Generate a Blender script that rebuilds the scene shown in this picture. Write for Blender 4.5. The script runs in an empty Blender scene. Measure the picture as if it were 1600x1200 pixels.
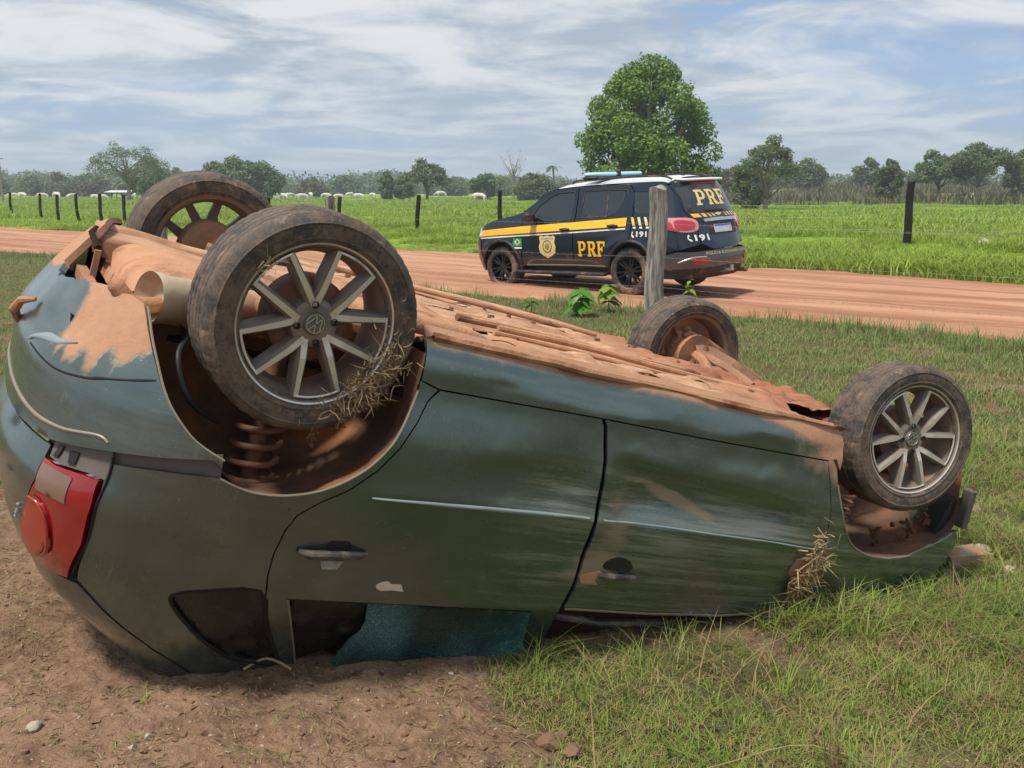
import bpy, math, random
import numpy as np
from mathutils import Matrix, Vector
from mathutils.geometry import delaunay_2d_cdt

random.seed(7)
rng = np.random.default_rng(7)
scene = bpy.context.scene
COL = scene.collection

# ------------------------------------------------------------------ camera
CAM_H = 1.65
cam_d = bpy.data.cameras.new('camera')
cam_d.sensor_width = 36.0
cam_d.lens = 33.75
cam_d.clip_start = 0.05
cam_d.clip_end = 6000
cam = bpy.data.objects.new('camera', cam_d)
COL.objects.link(cam)
cam.location = (0, 0, CAM_H)
PITCH = math.atan2(305, 1500)
cam.rotation_euler = (math.pi / 2 - PITCH, 0, 0)
scene.camera = cam

# ------------------------------------------------------------------ world and sun
SUN_EL, SUN_AZ = math.radians(66), math.radians(-132)      # azimuth measured from +Y towards +X
world = bpy.data.worlds.new('World')
scene.world = world
world.use_nodes = True


class NT:
    """tiny node-tree writer"""
    def __init__(s, tree):
        s.t = tree
        s.n = tree.nodes
        s.l = tree.links

    def new(s, typ, **kw):
        n = s.n.new(typ)
        for k, v in kw.items():
            setattr(n, k, v)
        return n

    def put(s, sock, v):
        if isinstance(v, bpy.types.NodeSocket):
            s.l.new(v, sock)
        elif v is not None:
            if hasattr(sock, 'default_value'):
                dv = sock.default_value
                if hasattr(dv, '__len__') and not isinstance(v, (int, float)):
                    v = tuple(v)
                    if len(dv) == 4 and len(v) == 3:
                        v = v + (1.0,)
                    sock.default_value = v
                elif hasattr(dv, '__len__'):
                    sock.default_value = tuple([v] * len(dv)) if len(dv) == 3 else (v, v, v, 1)
                else:
                    sock.default_value = v

    def math(s, op, a, b=None, c=None, clamp=False):
        n = s.new('ShaderNodeMath', operation=op, use_clamp=clamp)
        s.put(n.inputs[0], a)
        if b is not None: s.put(n.inputs[1], b)
        if c is not None: s.put(n.inputs[2], c)
        return n.outputs[0]

    def mix(s, f, a, b, blend='MIX'):
        n = s.new('ShaderNodeMix', data_type='RGBA', blend_type=blend)
        s.put(n.inputs[0], f)
        s.put(n.inputs[6], a)
        s.put(n.inputs[7], b)
        return n.outputs[2]

    def mixf(s, f, a, b):
        n = s.new('ShaderNodeMix', data_type='FLOAT')
        s.put(n.inputs[0], f); s.put(n.inputs[2], a); s.put(n.inputs[3], b)
        return n.outputs[0]

    def noise(s, vec, scale, detail=4, rough=0.55, dist=0.0):
        n = s.new('ShaderNodeTexNoise')
        if vec is not None: s.put(n.inputs['Vector'], vec)
        s.put(n.inputs['Scale'], scale)
        s.put(n.inputs['Detail'], detail)
        s.put(n.inputs['Roughness'], rough)
        s.put(n.inputs['Distortion'], dist)
        return n.outputs[0]

    def voro(s, vec, scale, feature='F1'):
        n = s.new('ShaderNodeTexVoronoi', feature=feature)
        if vec is not None: s.put(n.inputs['Vector'], vec)
        s.put(n.inputs['Scale'], scale)
        return n.outputs[0]

    def ramp(s, f, a, b):
        """smooth remap of f from a..b to 0..1"""
        n = s.new('ShaderNodeMapRange', interpolation_type='SMOOTHSTEP')
        s.put(n.inputs[0], f); s.put(n.inputs[1], a); s.put(n.inputs[2], b)
        return n.outputs[0]

    def mapv(s, vec, scale=(1, 1, 1), loc=(0, 0, 0), rot=(0, 0, 0)):
        n = s.new('ShaderNodeMapping')
        s.put(n.inputs[0], vec)
        n.inputs['Scale'].default_value = scale
        n.inputs['Location'].default_value = loc
        n.inputs['Rotation'].default_value = rot
        return n.outputs[0]

    def attr(s, name, kind='GEOMETRY'):
        return s.new('ShaderNodeAttribute', attribute_name=name, attribute_type=kind)

    def bump(s, h, strength, dist=0.01, normal=None):
        n = s.new('ShaderNodeBump')
        s.put(n.inputs['Strength'], strength)
        s.put(n.inputs['Distance'], dist)
        s.put(n.inputs['Height'], h)
        if normal is not None: s.put(n.inputs['Normal'], normal)
        return n.outputs[0]


# world: Nishita sky with a broken layer of streaky cloud
wn = NT(world.node_tree)
bg = wn.n['Background']
sky = wn.new('ShaderNodeTexSky', sky_type='NISHITA', sun_disc=False)
sky.sun_elevation = SUN_EL
sky.sun_rotation = SUN_AZ
sky.air_density = 1.0
sky.dust_density = 1.6
sky.ozone_density = 1.2
tc = wn.new('ShaderNodeTexCoord')
sep = wn.new('ShaderNodeSeparateXYZ')
wn.put(sep.inputs[0], tc.outputs['Generated'])
zz = wn.math('ADD', wn.math('MAXIMUM', sep.outputs[2], 0.0), 0.10)
px_ = wn.math('DIVIDE', sep.outputs[0], zz)
py_ = wn.math('DIVIDE', sep.outputs[1], zz)
cmb = wn.new('ShaderNodeCombineXYZ')
wn.put(cmb.inputs[0], px_); wn.put(cmb.inputs[1], py_)
v1 = wn.mapv(cmb.outputs[0], scale=(-0.62, 0.50, 1), loc=(3.1, 1.7, 0), rot=(0, 0, 0.10))
n1 = wn.noise(v1, 1.8, 10, 0.60, 0.9)
v2 = wn.mapv(cmb.outputs[0], scale=(-0.60, 0.85, 1), loc=(9.3, 4.2, 0), rot=(0, 0, -0.06))
n2 = wn.noise(v2, 2.6, 8, 0.62, 0.3)
n3 = wn.noise(wn.mapv(cmb.outputs[0], scale=(-0.55, 0.45, 1), loc=(1.0, 5.5, 0)), 0.75, 4, 0.5, 0.2)
cov = wn.ramp(wn.math('ADD', wn.math('MULTIPLY', n3, .7), wn.math('MULTIPLY', n1, 0.5)), 0.42, 0.60)
haze_low = wn.ramp(sep.outputs[2], 0.16, 0.0)
shade = wn.ramp(wn.math('ADD', wn.math('MULTIPLY', n1, 0.60), wn.math('MULTIPLY', n2, 0.40)), 0.40, 0.60)
ccol = wn.mix(shade, (2.9, 3.4, 4.0), (5.7, 5.8, 5.85))
skyb = wn.mix(0.65, sky.outputs[0], (1.9, 3.0, 5.2))
c1 = wn.mix(wn.math('MULTIPLY', cov, 0.92), skyb, ccol)
c2 = wn.mix(wn.math('MULTIPLY', haze_low, 0.55), c1, (3.1, 4.15, 5.1))
wn.l.new(c2, bg.inputs['Color'])
bg.inputs['Strength'].default_value = 0.10

sd = bpy.data.lights.new('sun', 'SUN')
sd.energy = 3.1
sd.angle = math.radians(9.0)
sd.color = (1.0, 0.95, 0.86)
sun = bpy.data.objects.new('sun', sd)
COL.objects.link(sun)
sdir = Vector((math.sin(SUN_AZ) * math.cos(SUN_EL), math.cos(SUN_AZ) * math.cos(SUN_EL), math.sin(SUN_EL)))
sun.rotation_euler = sdir.to_track_quat('Z', 'Y').to_euler()
sun.location = (0, 0, 30)

vs = scene.view_settings
vs.view_transform = 'Standard'
vs.look = 'None'
vs.exposure = 0.55
vs.gamma = 1.0
vs.use_curve_mapping = False

# ------------------------------------------------------------------ helpers
def at(u, Y, z=0.0):
    """world point at forward distance Y whose bearing from the photographer is column u of 1600"""
    d = Y * math.cos(PITCH) + (CAM_H - z) * math.sin(PITCH)
    return ((u - 800) / 1500.0 * d, Y, z)


_tab = np.random.default_rng(99).random((256, 256))


def vnoise(x, y):
    x = np.asarray(x, float); y = np.asarray(y, float)
    xi = np.floor(x).astype(int); yi = np.floor(y).astype(int)
    fx = x - xi; fy = y - yi
    fx = fx * fx * (3 - 2 * fx); fy = fy * fy * (3 - 2 * fy)
    a = _tab[xi & 255, yi & 255]; b = _tab[(xi + 1) & 255, yi & 255]
    c = _tab[xi & 255, (yi + 1) & 255]; d = _tab[(xi + 1) & 255, (yi + 1) & 255]
    return (a * (1 - fx) + b * fx) * (1 - fy) + (c * (1 - fx) + d * fx) * fy


def fbm(x, y, oct=4, gain=0.5):
    s = 0; w = 1; t = 0
    for i in range(oct):
        s = s + w * vnoise(x * 2 ** i + 17.3 * i, y * 2 ** i + 5.1 * i); t += w; w *= gain
    return s / t


def sst(x, a, b):
    t = np.clip((np.asarray(x, float) - a) / (b - a), 0, 1)
    return t * t * (3 - 2 * t)


def link(o, parent=None, label=None, cat=None, group=None, kind=None):
    COL.objects.link(o)
    if parent is not None:
        o.parent = parent
    if label: o['label'] = label
    if cat: o['category'] = cat
    if group: o['group'] = group
    if kind: o['kind'] = kind
    return o


def empty(name, loc=(0, 0, 0), rz=0.0, **kw):
    o = bpy.data.objects.new(name, None)
    o.empty_display_size = 0.2
    o.location = loc
    o.rotation_euler = (0, 0, rz)
    return link(o, **kw)


def mkmesh(name, V, Fc, mats=(), smooth=True, mi=None, attrs=None, uv=None):
    me = bpy.data.meshes.new(name)
    V = np.asarray(V, np.float32).reshape(-1, 3)
    if isinstance(Fc, np.ndarray):
        nf, k = Fc.shape
        me.vertices.add(len(V)); me.vertices.foreach_set('co', V.ravel())
        me.loops.add(nf * k); me.loops.foreach_set('vertex_index', Fc.astype(np.int32).ravel())
        me.polygons.add(nf)
        me.polygons.foreach_set('loop_start', np.arange(0, nf * k, k, dtype=np.int32))
        me.polygons.foreach_set('loop_total', np.full(nf, k, dtype=np.int32))
        me.update(calc_edges=True)
    else:
        me.from_pydata([tuple(v) for v in V.tolist()], [], [tuple(f) for f in Fc])
        me.update()
    for m in (mats if isinstance(mats, (list, tuple)) else [mats]):
        if m is not None: me.materials.append(m)
    if smooth:
        me.polygons.foreach_set('use_smooth', np.ones(len(me.polygons), dtype=bool))
    if mi is not None:
        me.polygons.foreach_set('material_index', np.asarray(mi, dtype=np.int32))
    for k, a in (attrs or {}).items():
        a = np.asarray(a, np.float32)
        if a.ndim == 1:
            at_ = me.attributes.new(k, 'FLOAT', 'POINT'); at_.data.foreach_set('value', a)
        else:
            at_ = me.attributes.new(k, 'FLOAT_COLOR', 'POINT')
            at_.data.foreach_set('color', np.concatenate([a, np.ones((len(a), 1), np.float32)], 1).ravel())
    return me


def ob(name, me, parent=None, loc=None, rot=None, scale=None, **kw):
    o = bpy.data.objects.new(name, me)
    if loc is not None: o.location = loc
    if rot is not None: o.rotation_euler = rot
    if scale is not None: o.scale = scale
    return link(o, parent=parent, **kw)


class MB:
    """collects shapes into one mesh"""
    def __init__(s): s.v = []; s.f = []; s.m = []; s.n = 0

    def add(s, V, Fc, mi=0):
        V = np.asarray(V, float).reshape(-1, 3)
        s.v.append(V)
        for f in Fc: s.f.append(tuple(int(i) + s.n for i in f)); s.m.append(mi)
        s.n += len(V)
        return s

    def box(s, c, d, R=None, mi=0, bev=0.0):
        d = np.array(d) / 2.0
        if bev > 0:
            b = min(bev, d.min() * 0.9)
            pts = []
            for sx in (-1, 1):
                for sy in (-1, 1):
                    for sz in (-1, 1):
                        S = np.array([sx, sy, sz])
                        for ax in range(3):
                            o = S * d; q = o - S * b; q[ax] = o[ax]; pts.append(q)
            P = np.array(pts)
            if R is not None: P = P @ np.asarray(R).T
            hull(s, P + np.array(c), mi)
            return s
        P = np.array([[x, y, z] for x in (-1, 1) for y in (-1, 1) for z in (-1, 1)]) * d
        if R is not None: P = P @ np.asarray(R).T
        P = P + np.array(c)
        return s.add(P, [(0, 1, 3, 2), (4, 6, 7, 5), (0, 4, 5, 1), (2, 3, 7, 6), (0, 2, 6, 4), (1, 5, 7, 3)], mi)

    def tube(s, pts, r, n=8, mi=0, caps=True):
        P = np.asarray(pts, float)
        r = np.full(len(P), r) if np.isscalar(r) else np.asarray(r, float)
        T = np.gradient(P, axis=0); T /= np.linalg.norm(T, axis=1)[:, None] + 1e-9
        up = np.array([0.0, 0, 1]) if abs(T[0][2]) < 0.9 else np.array([1.0, 0, 0])
        V = []
        a = np.linspace(0, 2 * np.pi, n, endpoint=False)
        N = np.cross(T[0], up); N /= np.linalg.norm(N)
        for i in range(len(P)):
            N = N - T[i] * (N @ T[i]); N /= np.linalg.norm(N) + 1e-9
            B = np.cross(T[i], N)
            V.append(P[i] + r[i] * (np.cos(a)[:, None] * N + np.sin(a)[:, None] * B))
        V = np.concatenate(V)
        Fc = []
        for i in range(len(P) - 1):
            for j in range(n):
                k = (j + 1) % n
                Fc.append((i * n + j, i * n + k, (i + 1) * n + k, (i + 1) * n + j))
        if caps:
            Fc.append(tuple(range(n - 1, -1, -1))); Fc.append(tuple((len(P) - 1) * n + j for j in range(n)))
        return s.add(V, Fc, mi)

    def lathe(s, prof, n=48, mi=0, ax='y', rmod=None, close=False):
        """prof: list of (axial, radius); rotated about axis; rmod(i_profile, angle)->extra radius"""
        a = np.linspace(0, 2 * np.pi, n, endpoint=False)
        V = []
        for i, (h, r) in enumerate(prof):
            rr = r + (rmod(i, a) if rmod else 0 * a)
            V.append(np.stack([rr * np.cos(a), np.full(n, h), rr * np.sin(a)], 1))
        V = np.concatenate(V)
        if ax == 'z': V = V[:, [0, 2, 1]] * np.array([1, -1, 1])
        if ax == 'x': V = V[:, [1, 0, 2]] * np.array([1, -1, 1])
        Fc = []
        m = len(prof)
        for i in range(m - 1 if not close else m):
            i2 = (i + 1) % m
            for j in range(n):
                k = (j + 1) % n
                Fc.append((i * n + j, i2 * n + j, i2 * n + k, i * n + k))
        return s.add(V, Fc, mi)

    def xf(s, M):
        M = np.array(M)
        s.v = [v @ M[:3, :3].T + M[:3, 3] for v in s.v]
        return s

    def mesh(s, name, mats, smooth=True, sharp=None):
        me = mkmesh(name, np.concatenate(s.v), s.f, mats, smooth, s.m)
        if smooth and sharp is not None:
            me.set_sharp_from_angle(angle=math.radians(sharp))
        return me

    def obj(s, name, mats, parent=None, smooth=True, sharp=35, **kw):
        return ob(name, s.mesh(name, mats, smooth, sharp), parent, **kw)


def hull(mb, P, mi=0):
    import bmesh
    bm = bmesh.new()
    for p in P: bm.verts.new(p)
    r = bmesh.ops.convex_hull(bm, input=bm.verts)
    bad = [g for g in r['geom_interior'] if isinstance(g, bmesh.types.BMVert)]
    if bad: bmesh.ops.delete(bm, geom=bad, context='VERTS')
    bmesh.ops.dissolve_limit(bm, angle_limit=0.01, verts=bm.verts, edges=bm.edges)
    bmesh.ops.recalc_face_normals(bm, faces=bm.faces)
    bm.verts.index_update()
    mb.add([v.co[:] for v in bm.verts], [[v.index for v in f.verts] for f in bm.faces], mi)
    bm.free()


# ------------------------------------------------------------------ materials
def newmat(name):
    m = bpy.data.materials.new(name)
    m.use_nodes = True
    nt = NT(m.node_tree)
    b = nt.n['Principled BSDF']
    return m, nt, b


def simple(name, col, rough=0.6, metal=0.0, spec=0.5, nscale=12, namt=0.25, bump=0.0, coat=0.0, dust=None, dustamt=0.0, bscale=40):
    m, nt, b = newmat(name)
    tcx = nt.new('ShaderNodeTexCoord')
    v = tcx.outputs['Object']
    n = nt.noise(v, nscale, 5, 0.6)
    dark = tuple(c * (1 - namt) for c in col); lite = tuple(min(1, c * (1 + namt)) for c in col)
    c = nt.mix(n, dark, lite)
    if dust is not None:
        dn = nt.ramp(nt.noise(v, nscale * 0.6, 6, 0.65), 0.62 - 0.5 * dustamt, 0.85 - 0.5 * dustamt)
        c = nt.mix(dn, c, dust)
        nt.put(b.inputs['Roughness'], nt.mixf(dn, rough, 0.9))
    else:
        nt.put(b.inputs['Roughness'], nt.mixf(n, max(0.0, rough - 0.07), min(1, rough + 0.1)))
    nt.put(b.inputs['Base Color'], c)
    b.inputs['Metallic'].default_value = metal
    b.inputs['Specular IOR Level'].default_value = spec
    b.inputs['Coat Weight'].default_value = coat
    if bump:
        nt.put(b.inputs['Normal'], nt.bump(nt.noise(v, bscale, 6, 0.65), bump, 0.01))
    return m


ORANGE = (0.50, 0.235, 0.115)
MUD = (0.36, 0.19, 0.10)
M = {}
M['rubber'] = None
# tyre: grey rubber under a film of dried brown mud
m, nt, b = newmat('dusty_rubber')
v = nt.new('ShaderNodeTexCoord').outputs['Object']
n = nt.noise(v, 15, 9, 0.72); nf = nt.noise(v, 110, 4, 0.65)
f = nt.ramp(nt.math('ADD', n, nt.math('MULTIPLY', nf, 0.45)), 0.56, 0.86)
c = nt.mix(f, (0.030, 0.028, 0.026), (0.150, 0.105, 0.075))
c = nt.mix(nt.ramp(nt.noise(v, 22, 5, 0.7), 0.56, 0.72), c, (0.23, 0.16, 0.115))
nt.put(b.inputs['Base Color'], c)
nt.put(b.inputs['Roughness'], nt.mixf(f, 0.62, 0.92))
nt.put(b.inputs['Normal'], nt.bump(nt.noise(v, 60, 6, 0.7), 0.35, 0.006))
M['rubber'] = m
m, nt, b = newmat('suv_tyre_rubber')
v = nt.new('ShaderNodeTexCoord').outputs['Object']
f = nt.ramp(nt.noise(v, 5, 5, 0.65), 0.40, 0.62)
nt.put(b.inputs['Base Color'], nt.mix(f, (0.035, 0.03, 0.03), (0.20, 0.12, 0.08)))
b.inputs['Roughness'].default_value = 0.85
M['rubber2'] = m
M['alloy'] = simple('machined_alloy', (0.70, 0.66, 0.60), 0.34, 0.60, 0.5, 14, 0.15, 0.1, dust=(0.44, 0.35, 0.26), dustamt=0.22)
M['alloyside'] = simple('painted_alloy_side', (0.20, 0.175, 0.15), 0.55, 0.2, 0.5, 14, 0.35, 0.15, dust=(0.24, 0.17, 0.12), dustamt=0.45)
M['barrel'] = simple('rim_barrel', (0.17, 0.14, 0.115), 0.55, 0.3, 0.5, 10, 0.4, 0.2, dust=(0.27, 0.18, 0.12), dustamt=0.55)
M['orangedirt'] = simple('orange_dirt_coat', (0.48, 0.255, 0.145), 0.93, 0, 0.15, 7, 0.30, 0.6, dust=(0.20, 0.085, 0.045), dustamt=0.30, bscale=50)
M['dirtsteel'] = simple('dirty_steel', (0.30, 0.16, 0.10), 0.8, 0, 0.3, 12, 0.4, 0.5, dust=(0.45, 0.21, 0.11), dustamt=0.4)
M['rust'] = simple('rusty_coil_steel', (0.20, 0.10, 0.065), 0.75, 0.1, 0.3, 20, 0.4, 0.4)
M['well'] = simple('muddy_wheel_well', (0.135, 0.080, 0.055), 0.88, 0, 0.2, 5, 0.45, 0.6, dust=(0.30, 0.125, 0.055), dustamt=0.38, bscale=60)
M['muffler'] = simple('dusty_aluminised_steel', (0.58, 0.47, 0.32), 0.55, 0.25, 0.4, 5, 0.18, 0.15, dust=(0.50, 0.27, 0.15), dustamt=0.3)
M['black'] = simple('black_plastic', (0.018, 0.018, 0.018), 0.5, 0, 0.4, 9, 0.3, 0.05)
M['cavity'] = simple('dark_inner_steel', (0.028, 0.015, 0.012), 0.9, 0, 0.2, 9, 0.4, 0.2)
M['seal'] = simple('black_rubber_seal', (0.012, 0.012, 0.012), 0.7, 0, 0.3, 9, 0.3)
M['grime'] = simple('grimy_grey_plastic', (0.13, 0.115, 0.10), 0.6, 0, 0.4, 9, 0.4, 0.2)
M['chrome'] = simple('dull_chrome', (0.62, 0.62, 0.62), 0.25, 0.9, 0.5, 10, 0.1)
M['lamp_red'] = simple('red_lamp_lens', (0.26, 0.003, 0.006), 0.15, 0, 0.6, 5, 0.25, coat=1.0)
M['lamp_orange'] = simple('dulled_red_lens', (0.34, 0.030, 0.018), 0.25, 0, 0.6, 5, 0.15, coat=0.4)
M['lamp_clear'] = simple('cloudy_clear_lens', (0.20, 0.12, 0.085), 0.3, 0, 0.5, 9, 0.2, coat=0.4)
M['cream'] = simple('bare_filler_patch', (0.66, 0.56, 0.42), 0.7)
M['silverline'] = simple('edge_highlight_metal', (0.27, 0.23, 0.17), 0.45, 0.3)  # pale tone carries the highlight along lips and edges
M['handlegrey'] = simple('handle_grey_plastic', (0.050, 0.046, 0.044), 0.4, 0, 0.5, 20, 0.3, dust=(0.24, 0.18, 0.13), dustamt=0.30)
M['skyglint'] = simple('pale_sky_glint_paint', (0.27, 0.32, 0.32), 0.35, 0.3)  # sky reflection on pressed edges, put in as a pale colour
M['darkglass'] = simple('dark_grimy_glass', (0.010, 0.011, 0.010), 0.22, 0, 0.5, 14, 0.5, 0.1, dust=(0.035, 0.03, 0.022), dustamt=0.3)

# hero paint: dark green metallic under dust, scratches and orange mud
m, nt, b = newmat('dark_green_paint')
v = nt.new('ShaderNodeTexCoord').outputs['Object']
a = nt.attr('wear')
sp = nt.new('ShaderNodeSeparateColor'); nt.put(sp.inputs[0], a.outputs['Color'])
o_, t_, s_ = sp.outputs[0], sp.outputs[1], sp.outputs[2]
nbig = nt.noise(v, 2.2, 5, 0.6)
base = nt.mix(nbig, (0.108, 0.156, 0.148), (0.160, 0.204, 0.190))
# fine wiped grime everywhere
gr = nt.ramp(nt.noise(nt.mapv(v, (1.4, 1, 3.0)), 3.0, 8, 0.68), 0.40, 0.85)
base = nt.mix(nt.math('MULTIPLY', gr, 0.45), base, (0.112, 0.112, 0.092))
# long streak scratches running along the car
st = nt.noise(nt.mapv(v, (0.8, 1, 16), rot=(0, 0.05, 0)), 1.5, 7, 0.7)
st2 = nt.noise(nt.mapv(v, (2.5, 1, 60), rot=(0, 0.08, 0)), 1.2, 4, 0.6)
stm = nt.ramp(nt.math('ADD', nt.math('MULTIPLY', st, 0.7), nt.math('MULTIPLY', st2, 0.45)), 0.52, 0.72)
stm = nt.math('MULTIPLY', stm, s_)
base = nt.mix(nt.math('MULTIPLY', stm, 0.70), base, (0.36, 0.33, 0.25))
# tan scuffs
tn = nt.noise(nt.mapv(v, (1.5, 1, 7)), 5, 8, 0.72)
tm = nt.ramp(nt.math('ADD', nt.math('MULTIPLY', tn, 1.3), nt.math('MULTIPLY', t_, 0.62)), 0.92, 1.34)
base = nt.mix(nt.math('MULTIPLY', tm, 0.85), base, (0.30, 0.22, 0.13))
# orange earth
on = nt.noise(v, 16, 8, 0.72)
om = nt.ramp(nt.math('ADD', nt.math('MULTIPLY', on, 0.6), nt.math('MULTIPLY', o_, 1.05)), 0.66, 1.02)
base = nt.mix(nt.math('MULTIPLY', om, 0.93), base, nt.mix(nt.noise(v, 30, 5, 0.6), (0.36, 0.17, 0.09), (0.50, 0.265, 0.15)))
dirt = nt.math('MAXIMUM', om, nt.math('MAXIMUM', nt.math('MULTIPLY', tm, 0.8), nt.math('MULTIPLY', stm, 0.5)))
# specks and nicks
sk = nt.ramp(nt.noise(v, 85, 2, 0.5), 0.70, 0.76)
base = nt.mix(nt.math('MULTIPLY', sk, 0.55), base, (0.36, 0.34, 0.27))
# fine scratch lines: thin bright bands of stretched noise, two directions
l1 = nt.noise(nt.mapv(v, (1.1, 1, 34), rot=(0, 0.10, 0)), 3.0, 3, 0.5)
l1 = nt.math('MULTIPLY', nt.ramp(nt.math('ABSOLUTE', nt.math('SUBTRACT', l1, 0.5)), 0.012, 0.003), nt.ramp(nt.noise(v, 2.6, 3, .6), 0.50, 0.62))
l2 = nt.noise(nt.mapv(v, (30, 1, 1.6), rot=(0, -0.25, 0)), 2.2, 3, 0.5)
l2 = nt.math('MULTIPLY', nt.ramp(nt.math('ABSOLUTE', nt.math('SUBTRACT', l2, 0.5)), 0.010, 0.002), nt.ramp(nt.noise(v, 4.1, 3, .6), 0.56, 0.66))
lm = nt.math('MAXIMUM', nt.math('MULTIPLY', l1, nt.math('ADD', nt.math('MULTIPLY', s_, 0.8), 0.25)), nt.math('MULTIPLY', l2, 0.5))
base = nt.mix(nt.math('MULTIPLY', lm, 0.8), base, (0.42, 0.40, 0.33))
nt.put(b.inputs['Base Color'], base)
nt.put(b.inputs['Metallic'], nt.math('MULTIPLY', nt.math('SUBTRACT', 1.0, dirt), 0.82))
nt.put(b.inputs['Roughness'], nt.mixf(dirt, nt.mixf(gr, 0.20, 0.40), 0.88))
nt.put(b.inputs['Coat Weight'], nt.math('MULTIPLY', nt.math('SUBTRACT', 1.0, dirt), 0.40))
b.inputs['Coat Roughness'].default_value = 0.14
nrm = nt.bump(nt.noise(v, 3.0, 3, 0.5), 0.25, 0.03)
nrm = nt.bump(nt.math('ADD', nt.math('MULTIPLY', nt.noise(v, 60, 5, 0.7), om), nt.math('MULTIPLY', stm, -0.2)), 0.5, 0.006, nrm)
nt.put(b.inputs['Normal'], nrm)
M['paint'] = m

# underbody: baked orange earth over steel with darker creases
m, nt, b = newmat('earth_caked_underbody')
v = nt.new('ShaderNodeTexCoord').outputs['Object']
n1 = nt.noise(nt.mapv(v, (1.2, 5, 5)), 4, 8, 0.66)
n2 = nt.noise(v, 34, 6, 0.7)
c = nt.mix(nt.ramp(n1, 0.30, 0.70), (0.33, 0.165, 0.092), (0.60, 0.37, 0.235))
c = nt.mix(nt.ramp(n2, 0.60, 0.80), c, (0.20, 0.08, 0.04))
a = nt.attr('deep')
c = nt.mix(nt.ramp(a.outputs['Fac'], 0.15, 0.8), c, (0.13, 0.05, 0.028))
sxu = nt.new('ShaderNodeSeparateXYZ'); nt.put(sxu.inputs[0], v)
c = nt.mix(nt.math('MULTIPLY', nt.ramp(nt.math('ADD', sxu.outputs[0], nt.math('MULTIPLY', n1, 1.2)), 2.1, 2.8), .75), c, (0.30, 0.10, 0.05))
nt.put(b.inputs['Base Color'], c)
b.inputs['Roughness'].default_value = 0.9
b.inputs['Specular IOR Level'].default_value = 0.2
nt.put(b.inputs['Normal'], nt.bump(nt.math('ADD', n2, nt.noise(v, 9, 6, 0.7)), 0.55, 0.012))
M['under'] = m

# shattered teal laminated glass
m, nt, b = newmat('crazed_teal_glass')
v = nt.new('ShaderNodeTexCoord').outputs['Object']
ce = nt.new('ShaderNodeTexVoronoi', feature='DISTANCE_TO_EDGE'); nt.put(ce.inputs['Vector'], nt.mapv(v, (0.6, 1, 1.6))); ce.inputs['Scale'].default_value = 210
cr = nt.ramp(ce.outputs[0], 0.10, 0.0)
f = nt.ramp(nt.noise(v, 3.3, 4, 0.6), 0.38, 0.70)
sxg = nt.new('ShaderNodeSeparateXYZ'); nt.put(sxg.inputs[0], v)
edge = nt.ramp(nt.math('ADD', nt.math('MULTIPLY', sxg.outputs[0], 1.0), nt.math('MULTIPLY', sxg.outputs[2], .9)), 1.55, 1.95)
edge2 = nt.ramp(sxg.outputs[0], .60, .47)
f = nt.math('MULTIPLY', nt.math('ADD', f, .25), nt.math('MAXIMUM', nt.math('ADD', edge, .10), nt.math('MULTIPLY', edge2, .7)), clamp=True)
c = nt.mix(f, (0.002, 0.007, 0.008), (0.010, 0.070, 0.070))
c = nt.mix(nt.math('MULTIPLY', cr, nt.mixf(f, 0.04, 0.55)), c, (0.30, 0.55, 0.52))
nt.put(b.inputs['Base Color'], c)
b.inputs['Roughness'].default_value = 0.22
nt.put(b.inputs['Normal'], nt.bump(nt.voro(nt.mapv(v, (0.6, 1, 1.6)), 210), 0.35, 0.002))
M['teal'] = m

# ------------------------------------------------------------------ the place: terrain
GX = [-6, -3, -0.9, -0.4, 0.0, 0.6, 1.1, 1.6, 3.0, 8]
GZ = [0.34, 0.33, 0.31, 0.27, 0.19, 0.15, 0.10, 0.04, 0.01, 0.0]
RD = np.array([-0.777, 0.629])                 # direction of the dirt road
RN = np.array([0.629, 0.777])                  # across the road, away from the camera
# signed distances across: near edge and far edge of the road
R_NEAR, R_FAR = 12.15, 19.3


def roadc(X, Y):
    return X * RN[0] + Y * RN[1]


def bank(X, Y):
    return np.interp(X, GX, GZ) * (1 - sst(Y, 3.3, 6.8))


def terr(X, Y):
    X = np.asarray(X, float); Y = np.asarray(Y, float)
    d = np.hypot(X, Y)
    h = bank(X, Y)
    near = 1 - sst(d, 7, 14)
    h = h + near * ((fbm(X * 1.6, Y * 1.6, 4) - 0.5) * 0.07 + (fbm(X * 9 + 40, Y * 9, 3) - 0.5) * 0.034 + (fbm(X * 38 + 4, Y * 38, 3) - 0.5) * 0.016)
    q = roadc(X, Y)
    wob = (fbm(X * 0.25 + 7, Y * 0.25 + 3, 2) - 0.5) * 1.0
    onroad = sst(q + wob, R_NEAR - 0.9, R_NEAR + 0.3) * (1 - sst(q + wob, R_FAR - 0.3, R_FAR + 0.9))
    h = h * (1 - onroad) - 0.10 * onroad
    field = sst(q, R_FAR + 0.5, R_FAR + 4)
    h = h + field * ((fbm(X * 0.08, Y * 0.08, 3) - 0.5) * 0.5)*(1-sst(d,150,400))
    # the far right rises to a scrubby swell
    h = h + sst(X, 5, 60) * sst(Y, 75, 190) * 2.0
    return h


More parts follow.
